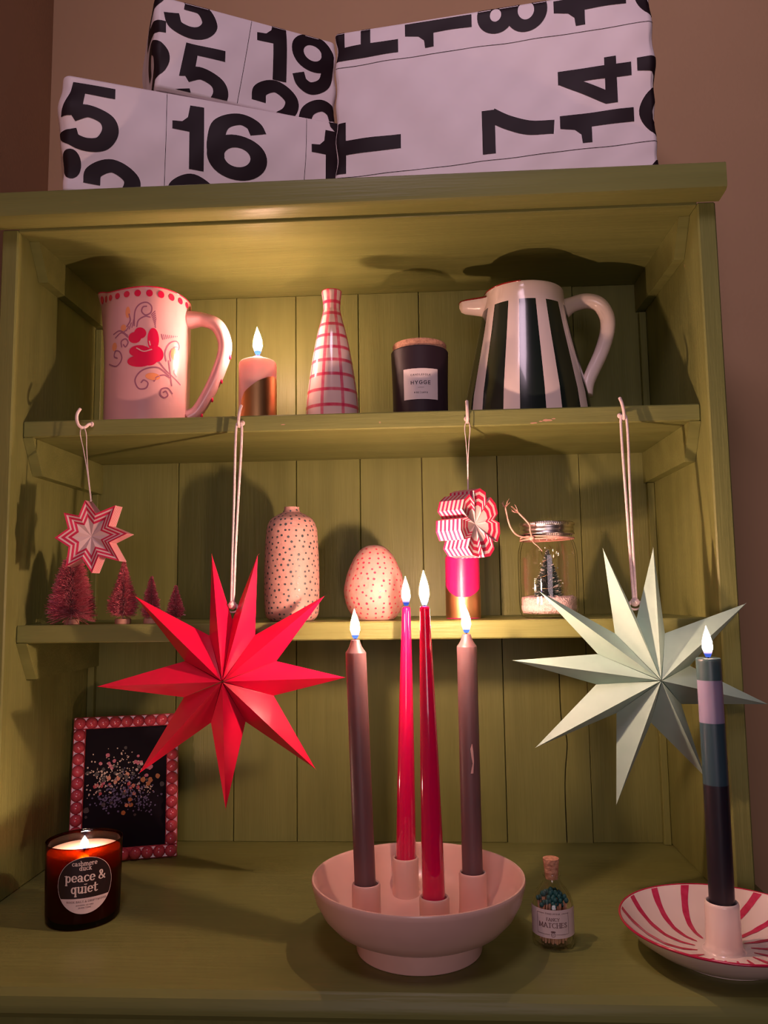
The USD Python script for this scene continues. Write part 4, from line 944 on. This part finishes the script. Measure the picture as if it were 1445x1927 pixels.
paper_star('mint green folded paper star with nine points hanging from a white cord', (.7788, 0, -.0674), GT, GV, .10, star_green_m, .034, .026, h4, (.7627, .001, .0201), None, dy=-.024)


# ---- small striped paper star and the fat pleated ornament
def stripe_mat(name, stops):
    r = []
    for i, (a, c) in enumerate(stops):
        r.append((a, c))
    nd = {'uv': ('attribute', {'attribute': 'st'}), 's': ('separate_xyz', {}), 'r': ('rgb_ramp', {'interpolate': False, 'ramp': r}), 'p': ('principled_bsdf', {'roughness': .55})}
    return usdkit.material(stage, '/World/Looks/' + name, nd, [('uv.vector', 's.vector'), ('s.x', 'r.fac'), ('r.color', 'p.base_color')], surface='p.BSDF')


RD, WH = (.62, .016, .080), (.76, .54, .54)
front_st = [(0, RD), (.09, WH), (.17, RD), (.28, WH), (.36, RD), (.47, WH), (1, WH)]
strip_m = stripe_mat('striped_paper', front_st)
wall_st = stripe_mat('striped_paper_edge', sum([[(i / 8, RD), (i / 8 + .055, WH)] for i in range(8)], []) + [(1, WH)])
wall_st2 = stripe_mat('striped_paper_broad', sum([[(i / 6, (.60, .42, .42)), (i / 6 + .085, (.62, .016, .09))] for i in range(6)], []) + [(1, WH)])


def pleated(parent, ring, lobes, depth, centre_y, edge_m, per):
    """Folded paper rosette: ring of (x, z) outline points, lobe by lobe; each lobe is a front fold, an edge wall and a back fold."""
    n = len(ring)
    R = np.array(ring)
    y0, y1 = -depth / 2, depth / 2
    for l in range(lobes):
        idx = [(l * per + k) % n for k in range(per + 1)]
        V, F, U = [], [], []
        for side, y, cy in ((0, y0, centre_y), (1, y1, -centre_y)):
            for k in range(per):
                p, q = R[idx[k]], R[idx[k + 1]]
                b = len(V)
                V += [(0, cy, 0), (p[0], y, p[1]), (q[0], y, q[1])]
                U += [(1, 0), (0, 0), (0, 0)]
                F.append((b, b + 1, b + 2) if side else (b, b + 2, b + 1))
        obj('folded_point', (np.array(V), np.array(F)), strip_m, parent, uv=np.array(U))
        V, F, U = [], [], []
        for k in range(per):
            p, q = R[idx[k]], R[idx[k + 1]]
            b = len(V)
            V += [(p[0], y0, p[1]), (q[0], y0, q[1]), (q[0], y1, q[1]), (p[0], y1, p[1])]
            U += [(0.001, 0), (0.001, 0), (.999, 0), (.999, 0)]
            F += [(b, b + 1, b + 2), (b, b + 2, b + 3)]
        obj('pleated_edge', (np.array(V), np.array(F)), edge_m, parent, uv=np.array(U))


S1 = thing('striped_star', 'small red and white striped paper star hanging above the bottle-brush trees', 'ornament', (.1055, .004, .1095), rotz=-4)
ring = []
tipang = [97, 47, 2, -38, -83, -127, -178, -222]
for i, a in enumerate(tipang):
    r_t = [.0445, .0500, .0500, .0520, .0460, .0465, .0440, .0440][i]
    b = (a + tipang[i - 1] + (360 if i == 0 else 0) - (0 if i else 360 * (tipang[-1] > a))) / 2
    b = (a + (tipang[i - 1] if i else tipang[-1] + 360)) / 2
    ring += [(.0285 * math.cos(math.radians(b)), .0285 * math.sin(math.radians(b))), (r_t * math.cos(math.radians(a)), r_t * math.sin(math.radians(a)))]
pleated(S1, ring, 8, .020, -.002, wall_st, 2)


def local_cord(t, rotz, hookp, end, r, gap):
    """Cord loop under a thing turned about z."""
    a = math.radians(-rotz)
    M = np.array([[math.cos(a), -math.sin(a), 0], [math.sin(a), math.cos(a), 0], [0, 0, 1]])
    tp, en = M @ (np.asarray(hookp) - t.o), M @ (np.asarray(end) - t.o)
    d = M @ np.array([gap, 0, 0])
    P = [en - d * .1, en * .6 + tp * .4 - d * .15, en * .3 + tp * .7 - d * .55, en * .08 + tp * .92 - d, tp + [0, 0, .0022], en * .08 + tp * .92 + d, en * .3 + tp * .7 + d * .55, en * .6 + tp * .4 + d * .15, en + d * .1]
    obj('cord', tube(spline(np.array(P), 10), r, 6), cord_m, t, smooth=True)
    obj('cord_knot', ball(en, r * 2.6, 1), cord_m, t, smooth=True)


local_cord(S1, -4, h1, (.1030, .004, .1540), .00060, .0038)
P2 = thing('pleated_ornament', 'fat red and white pleated paper rosette hanging above the pink pillar candle', 'ornament', (.5700, .004, .1155), rotz=52)
ring = []
for i in range(7):
    a = 90 - 360 / 7 * i
    for da, rr in ((180 / 7, .0290), (17.5, .0405), (0, .0425), (-17.5, .0405)):
        q = math.radians(a + da)
        ring.append((rr * math.cos(q), rr * math.sin(q)))
pleated(P2, ring, 7, .036, -.010, wall_st2, 4)
local_cord(P2, 52, h3, (.5705, .004, .1570), .00060, .0032)

# ================================================================== WORKTOP
# ---- beaded frame
FRW, FRH, FB = .1445, .1950, .0165
fr_m = mat('raspberry_frame_lacquer', (.58, .075, .105), .22, coat_weight=.5, coat_roughness=.08)
bd_m = mat('raspberry_bead_lacquer', (.52, .060, .095), .18, coat_weight=.6, coat_roughness=.06)
PF = thing('beaded_frame', 'raspberry picture frame edged with round beads around a dark flower print', 'picture', (.0225, .1415, ZC + .0004), rotz=17, rotx=-9)
for x0, x1, z0, z1 in ((0, FRW, 0, FB), (0, FRW, FRH - FB, FRH), (0, FB, FB, FRH - FB), (FRW - FB, FRW, FB, FRH - FB)):
    obj('frame_rail', board(x0, x1, 0, .013, z0, z1, .0012), fr_m, PF)
for k in range(9):
    x = .0085 + k * (FRW - .017) / 8
    for z in (.0085, FRH - .0085):
        obj('bead', ball((x, -.0025, z), .0082, 2, (1, .9, 1)), bd_m, PF, smooth=True)
for k in range(1, 11):
    z = .0085 + k * (FRH - .017) / 11
    for x in (.0085, FRW - .0085):
        obj('bead', ball((x, -.0025, z), .0082, 2, (1, .9, 1)), bd_m, PF, smooth=True)
obj('backing_board', board(.003, FRW - .003, .0135, .0165, .003, FRH - .003, .0005), label_dark_m, PF)
obj('print', board(FB - .002, FRW - FB + .002, .0075, .0095, FB - .002, FRH - FB + .002, .0003), mat('night_blue_print', (.008, .005, .010), .7, specular_ior_level=.12), PF)
r = random.Random(21)


def petals(n, cx, cz, sx, sz, r0, r1, seed, ringed=False):
    rr = random.Random(seed)
    V, F, k = [], [], 0
    for _ in range(n):
        x, z = cx + rr.gauss(0, sx), cz + rr.gauss(0, sz)
        x, z = min(max(x, FB + .004), FRW - FB - .004), min(max(z, .045), .150)
        q = rr.uniform(r0, r1)
        m = 9
        ph = rr.random() * 6
        rim = [(x + q * math.cos(t + ph) * rr.uniform(.75, 1.1), .0072 - rr.random() * .0003, z + q * math.sin(t + ph) * rr.uniform(.75, 1.1)) for t in np.linspace(0, 2 * PI, m, endpoint=False)]
        V += [(x, .0071, z)] + rim
        F += [(k, k + 1 + (i + 1) % m, k + 1 + i) for i in range(m)]
        k += m + 1
    return np.array(V), np.array(F)


cxf = .070
for nm, col, sets in (('cream_sprigs', (.74, .58, .46), [(90, .045, .112, .011, .013, .0007, .0014), (60, .070, .122, .009, .013, .0007, .0014), (34, .098, .094, .011, .005, .0007, .0013), (24, .034, .098, .007, .005, .0007, .0013)]),
                      ('blue_sprigs', (.13, .115, .24), [(110, .076, .088, .017, .009, .0009, .0017), (60, .050, .080, .011, .006, .0009, .0017), (50, .092, .072, .008, .008, .0008, .0015), (30, .080, .104, .012, .009, .0007, .0014)]),
                      ('leaf_shadows', (.050, .040, .034), [(26, .070, .110, .026, .024, .002, .0045)]),
                      ('pink_blossoms', (.58, .14, .22), [(8, .048, .126, .012, .010, .0022, .0034), (5, .090, .133, .008, .010, .0020, .0032), (4, .106, .118, .006, .006, .0018, .0030)]),
                      ('red_blossoms', (.58, .045, .060), [(6, .044, .098, .009, .006, .0022, .0034), (4, .084, .104, .006, .006, .002, .003)]),
                      ('peach_blossoms', (.74, .30, .16), [(5, .062, .106, .010, .008, .0026, .0036), (4, .078, .090, .006, .006, .0022, .0032)]),
                      ('amber_blossoms', (.50, .17, .025), [(5, .106, .101, .008, .008, .0030, .0042), (3, .074, .074, .006, .004, .0026, .0038)]),
                      ('white_daisies', (.66, .52, .50), [(5, .094, .116, .008, .007, .0018, .0028)])):
    obj(nm, cat(*[petals(*s, seed=hash(nm) % 1 + i * 7 + len(nm)) for i, s in enumerate(sets)]), mat('print_' + nm, col, .5), PF, kind='stuff')

# ---- amber jar candle
amber_m = thin_glass('amber_glass', (.42, .10, .012), (.25, .045, .006), refl=.4)
AJ = thing('amber_jar_candle', 'burning candle in an amber glass jar with a round lettered label', 'candle', (.1200, -.0300, ZC + .0003))
put_lathe('glass', [(a * .965 if a > .001 else a, b) for a, b in [(.0001, .0008), (.036, .0008), (.0395, .0002), (.0412, .0025), (.0418, .010), (.0436, .083), (.0437, .0855), (.0431, .0866), (.0424, .0858), (.0421, .083), (.0404, .010), (.0380, .0052), (.0001, .005)]], amber_m, AJ, n=80, sharp=60)
obj('rim', tube(np.stack([.0416 * np.cos(rg), .0416 * np.sin(rg), np.full(60, .0864)], 1), .0006, 8, closed=True), amber_m, AJ, smooth=True)
put_lathe('wax', [(a * .965 if a > .001 else a, b) for a, b in [(.0001, .0056), (.0370, .0056), (.0398, .010), (.0417, .0740), (.0412, .0750), (.030, .0747), (.012, .0735), (.0001, .0732)]], wax_cream, AJ, n=64, sharp=50)
wick(AJ, (0, 0, .0732), .004)
flame(AJ, (0, 0, .0755), .0140, .0047, m=flame_jar_m)
ra = lambda z: np.interp(z, [.010, .083], [.0404, .0421])
pa = math.radians(-64)
disc = affinity.translate(Point(0, 0).buffer(.0298, 40), 0, .0480)
cutz = .0345
lb = obj('label', decal(disc.intersection(sbox(-1, cutz, 1, 1)), on_round(ra, pa, .0003), .004, .05), label_dark_m, AJ, smooth=True)
obj('label_ring', decal(disc.buffer(.0003).difference(disc.buffer(-.0002)), on_round(ra, pa, .0005), .004, .05), label_pink_m, lb, smooth=True)
obj('label_foot', decal(disc.intersection(sbox(-1, -1, 1, cutz)), on_round(ra, pa, .0003), .004, .05), label_pink_m, lb, smooth=True)
words_ = [affinity.translate(serif('cashmere', .0036), -.001, .0690), affinity.translate(serif('duck', .0036), 0, .0640), affinity.translate(serif('peace &', .0072, .25, .12), 0, .0520), affinity.translate(serif('quiet', .0072, .25, .12), -.001, .0400)]
obj('lettering', decal(unary_union(words_), on_round(ra, pa, .0005), .004, .05), label_light_m, lb, smooth=True)
small = [affinity.translate(sans('ROCK SALT & DRIFTWOOD', .0021, 12), .002, .0300), affinity.translate(sans('APPROX 40 HRS', .0015, 12), 0, .0265), affinity.translate(sans('BURN TIME', .0015, 12), 0, .0238)]
obj('small_print', decal(unary_union(small), on_round(ra, pa, .0005), .004, .05), mat('small_print_ink', (.20, .12, .12), .5), lb, smooth=True)

# ---- candle bowl
BX, BY = .5040, -.0965
BW = thing('candle_bowl', 'wide blush pink footed bowl holding four tall candles', 'bowl', (BX, BY, ZC + .0003))
put_lathe('bowl', [(.0001, .004), (.058, .004), (.0605, .0), (.0640, .0), (.0646, .0015), (.0640, .010), (.0636, .017), (.0660, .0195), (.0760, .0215), (.0880, .0275), (.0985, .0385), (.1060, .0520), (.1096, .0655), (.1104, .0695), (.1096, .0715), (.1078, .0715), (.1060, .0690), (.1025, .0560), (.0950, .0425), (.0850, .0330), (.0720, .0270), (.050, .0250), (.0001, .0245)], blush_m, BW, n=112, sharp=40)
cups = [(.4508, -.1076), (.4886, -.0255), (.5204, -.1425), (.5615, -.0725)]
for cx, cy in cups:
    put_lathe('candle_cup', [(.0160, .0235), (.0152, .028), (.0147, .040), (.0147, .0640), (.0141, .0660), (.0131, .0666), (.0121, .0655), (.0119, .0600), (.0119, .030), (.0001, .030)], blush_m, BW, n=48, at=(cx - BX, cy - BY, 0), sharp=40)
ZB = ZC + .0310


def dinner_candle(label, xy, lean, m, ztop, flame_h, group, fm):
    t = thing('dinner_candle', label, 'candle', (*xy, ZB), group)
    h = ztop - ZB
    sh = h - .0135
    mod = lambda r, th, z: (r * np.cos(th) + lean * (z / h), r * np.sin(th), z)
    flut = lambda r, th, z: mod(r * (1 + .004 * np.cos(14 * th)), th, z)
    put_lathe('body', [(.0001, 0), (.0105, 0), (.0109, .0015)] + [(.0109, z) for z in np.linspace(.01, sh - .001, 14)] + [(.0107, sh), (.0090, sh + .0022), (.0066, sh + .0062), (.0052, sh + .0105), (.0046, h - .0006), (.0001, h + .0001)], m, t, n=42, mod=flut, sharp=60)
    wick(t, (lean, 0, h - .0005), .0045)
    flame(t, (lean, 0, h + .0010), flame_h, .0053, lean=(-.0009, 0), m=fm)
    return t


def taper_candle(label, xy, lean, m, ztop, flame_h, group, fm):
    t = thing('taper_candle', label, 'candle', (*xy, ZB), group)
    h = ztop - ZB
    mod = lambda r, th, z: (r * np.cos(th) + lean * (z / h), r * np.sin(th), z)
    zs = np.linspace(.002, h - .003, 24)
    put_lathe('body', [(.0001, 0), (.0108, 0)] + [(np.interp(z / h, [0, .25, .5, .75, 1], [.0115, .0109, .0094, .0074, .0051]), z) for z in zs] + [(.0047, h - .001), (.0038, h), (.0001, h + .0002)], m, t, n=42, mod=mod, sharp=60)
    wick(t, (lean, 0, h - .0003), .0045)
    flame(t, (lean, 0, h + .0010), flame_h, .0052, lean=(-.0006, 0), m=fm)
    return t


dinner_candle('lit dusky grey dinner candle standing where the red star points at it', cups[0], -.0088, wax_grey, -.0140, .0310, 'grey dinner candles in the bowl', flame_mid_m)
g2 = dinner_candle('lit dusky grey dinner candle in the bowl with a pale wax streak down it', cups[3], -.0004, wax_grey, -.0110, .0305, 'grey dinner candles in the bowl', flame_mid_m)
q = np.array([(-.0014, -.0002), (.0010, .0100), (-.0002, .0170), (-.0012, .0250), (.0006, .0300), (.0016, .0220), (.0022, .0120), (.0010, .0)]) * [.9, 1.0] + [.002, .140]
obj('wax_streak', decal(Polygon(q).buffer(.0003), on_round(.0110, math.radians(-92), .0003), .002, .01), wax_pink, g2, smooth=True)
taper_candle('lit crimson taper candle rising from the rearmost cup of the bowl', cups[1], .0055, wax_red, .0185, .0345, 'crimson tapers in the bowl', flame_calm_m)
taper_candle('lit crimson taper candle in the front cup of the bowl, leaning backwards', cups[2], -.0042, wax_red, .0205, .0355, 'crimson tapers in the bowl', flame_tall_m)

# ---- bottle of matches
MBX, MBY = .6425, -.0865
bottle_m = thin_glass('clear_bottle_glass', (.985, .98, .965), (.22, .22, .18))
MB = thing('match_bottle', 'little corked glass bottle with a pink label full of teal matches', 'bottle', (MBX, MBY, ZC + .0003))
put_lathe('glass', [(.0001, .0015), (.015, .0015), (.0185, 0), (.0205, .0014), (.0213, .0045), (.0214, .038), (.0208, .0425), (.0185, .0490), (.0148, .0548), (.0105, .0600), (.0083, .0640), (.0078, .0672), (.0092, .0685), (.0096, .0700), (.0090, .0714), (.0072, .0716), (.0070, .064), (.0092, .0600), (.0135, .0540), (.0172, .0485), (.0195, .0420), (.0201, .038), (.0201, .0070), (.0185, .0045), (.0001, .0042)], bottle_m, MB, n=64, sharp=60)
put_lathe('cork', [(.0001, .0650), (.0064, .0650), (.0068, .0690), (.0078, .0790), (.0085, .0838), (.0083, .0852), (.0060, .0857), (.0001, .0855)], cork_m, MB, n=40)
pm = math.radians(-98)
ml = obj('label', decal(sbox(-.0300, .0135, .0300, .0410), on_round(.0214, pm, .0003), .003, .05), label_pink_m, MB, smooth=True)
ink2 = mat('label_brown_ink', (.16, .08, .085), .5)
frm = [sbox(-.0165, .0372, -.0085, .0375), sbox(.0085, .0372, .0165, .0375), sbox(-.0165, .0172, -.0030, .0175), sbox(.0030, .0172, .0165, .0175), sbox(-.0167, .0172, -.0164, .0375), sbox(.0164, .0172, .0167, .0375),
       affinity.translate(Point(0, 0).buffer(.0022).difference(Point(0, 0).buffer(.0018)), 0, .0172), affinity.translate(affinity.scale(Point(0, 0).buffer(1), .0024, .0008), 0, .0200), affinity.translate(sans('CANDLEFOLK', .0014, 14), 0, .0367), affinity.translate(serif('FANCY', .0030, .17, .07), 0, .0305), affinity.translate(serif('MATCHES', .0046, .17, .07), 0, .0240), affinity.translate(sans('CF', .0014, 6), 0, .0165)]
obj('lettering', decal(unary_union(frm), on_round(.0214, pm, .0005), .003, .05), ink2, ml, smooth=True)
# the matches: one built, the others copies
head_m = noisy('teal_match_head', (.010, .085, .095), (.020, .125, .135), .55, (400, 400, 400))
stick_m = noisy('match_stick_wood', (.68, .36, .22), (.78, .45, .30), .6, (300, 300, 30))
ML, MG = 'slim wooden match with a teal head standing in the small glass bottle', 'matches in the bottle'
rr = random.Random(8)
first = None
for i in range(58):
    rad = .0158 * math.sqrt((i + .5) / 58); an = i * 2.39996
    bx, by = rad * .86 * math.cos(an), rad * .86 * math.sin(an)
    out_ = .0040 * (rad / .0158)
    tx_, ty_ = out_ * math.cos(an) + rr.uniform(-.0022, .0022), out_ * math.sin(an) + rr.uniform(-.0022, .0022)
    ln = .0485 - .0115 * (rad / .0158) ** 2 + rr.uniform(-.0015, .0020)
    ax = math.degrees(math.atan2(-ty_, ln)); ay = math.degrees(math.atan2(tx_, ln))
    loc = Gf.Vec3d(MBX + bx, MBY + by, ZC + .0050)
    dz = ln - .0445
    rot = Gf.Vec3f(ax, ay, rr.uniform(0, 360))
    if first is None:
        path = '/World/' + numbered('/World', 'match')
        x = UsdGeom.Xform.Define(stage, path)
        x.AddTranslateOp().Set(loc); x.AddRotateXYZOp().Set(rot); x.AddScaleOp().Set(Gf.Vec3f(1, 1, 1))
        setprops(x.GetPrim(), ML, 'match', MG)
        mt = T(path)
        obj('stick', board(-.0009, .0009, -.0009, .0009, 0, .0435, .0002), stick_m, mt)
        obj('head', ball((0, 0, .0435), .0023, 2, (1, 1, 1.25)), head_m, mt, smooth=True)
        first = path
    else:
        path = '/World/' + numbered('/World', 'match')
        x = UsdGeom.Xform.Define(stage, path)
        x.GetPrim().GetReferences().AddInternalReference(first)
        ops = x.GetOrderedXformOps()
        ops[0].Set(loc); ops[1].Set(rot); ops[2].Set(Gf.Vec3f(1, 1, 1 + dz / .0445))
        setprops(x.GetPrim(), ML, 'match', MG)
        x.GetPrim().SetInstanceable(True)

# ---- striped dish and its candle
PX, PY = .8060, -.1120
PL = thing('striped_dish', 'shallow pale pink candle dish with curved crimson stripes and a tall cup', 'dish', (PX, PY, ZC + .0003))
put_lathe('dish', [(.0001, .0035), (.044, .0035), (.0465, 0), (.0495, 0), (.0505, .0020), (.0590, .0050), (.0740, .0120), (.0880, .0215), (.0970, .0310), (.0990, .0340), (.0984, .0352), (.0972, .0350), (.0950, .0325), (.0860, .0245), (.0720, .0155), (.0560, .0095), (.040, .0072), (.0001, .0068)], cream_glaze_m, PL, n=120, sharp=40)
zin = lambda v: np.interp(v, [.0, .040, .0560, .0720, .0860, .0950, .0972], [.0068, .0072, .0095, .0155, .0245, .0325, .0350])
V, F, k = [], [], 0
for i in range(16):
    th0 = 2 * PI * i / 16 + .10
    rs = np.linspace(.0270, .0965, 22)
    sw_ = th0 - .42 * ((rs - .027) / .0695) ** .9
    wd = np.interp(rs, [.027, .034, .06, .0965], [.0016, .0036, .0060, .0086]) / 2 * (1 + .06 * np.sin(rs * 300 + i))
    for a_, r_, w_ in zip(sw_, rs, wd):
        for sgn in (-1, 0, 1):
            b_ = a_ + sgn * w_ / r_
            V.append((r_ * math.cos(b_), r_ * math.sin(b_), float(zin(r_)) + .00045))
    for j in range(21):
        for s_ in (0, 1):
            q0 = k + j * 3 + s_
            F += [(q0, q0 + 3, q0 + 4), (q0, q0 + 4, q0 + 1)]
    k += 66
obj('painted_stripes', (np.array(V), np.array(F)[:, ::-1]), noisy('crimson_brush_stripe', (.52, .022, .085), (.66, .055, .14), .18, (120, 120, 120), coat_weight=.5), PL, smooth=True)
rg2 = np.linspace(0, 2 * PI, 96, endpoint=False)
obj('painted_rim', tube(np.stack([.0984 * np.cos(rg2), .0984 * np.sin(rg2), np.full(96, .0346)], 1), .0013, 8, closed=True), mat('crimson_rim', (.50, .02, .07), .15, coat_weight=.6), PL, smooth=True)
put_lathe('candle_cup', [(.0210, .0066), (.0180, .0090), (.0170, .016), (.0166, .030), (.0164, .0500), (.0156, .0525), (.0145, .0530), (.0133, .0515), (.0131, .0450), (.0131, .0150), (.0001, .0145)], cream_glaze_m, PL, n=64, sharp=50)
BC = thing('banded_candle', 'tall lit candle in bands of teal, lilac, blue and plum on the striped dish', 'candle', (PX, PY, ZC + .0153))
zt = -.0362 - (ZC + .0153)
cz = [0, -.1620 - (ZC + .0153), -.1010 - (ZC + .0153), -.0585 - (ZC + .0153), zt]
bm = lambda r, th, z: (r * np.cos(th) + .001 * np.sin(z * 9) - .0008 * (z / zt), r * np.sin(th), z)
for i, m_ in enumerate((wax_plum, wax_blue, wax_lilac, wax_teal)):
    z0, z1 = cz[i], cz[i + 1]
    pr = [(.0001, z0)] + [(.0122, z) for z in np.linspace(z0, z1 - (.001 if i == 3 else 0), 10)] + ([(.0112, z1), (.0001, z1 - .0006)] if i == 3 else [(.0001, z1)])
    put_lathe('wax_band', pr, m_, BC, n=48, mod=bm, sharp=60)
wick(BC, (-.0002, 0, zt - .0008), .004)
flame(BC, (-.0002, 0, zt + .0006), .0320, .0056, lean=(-.0006, 0), m=flame_calm_m)
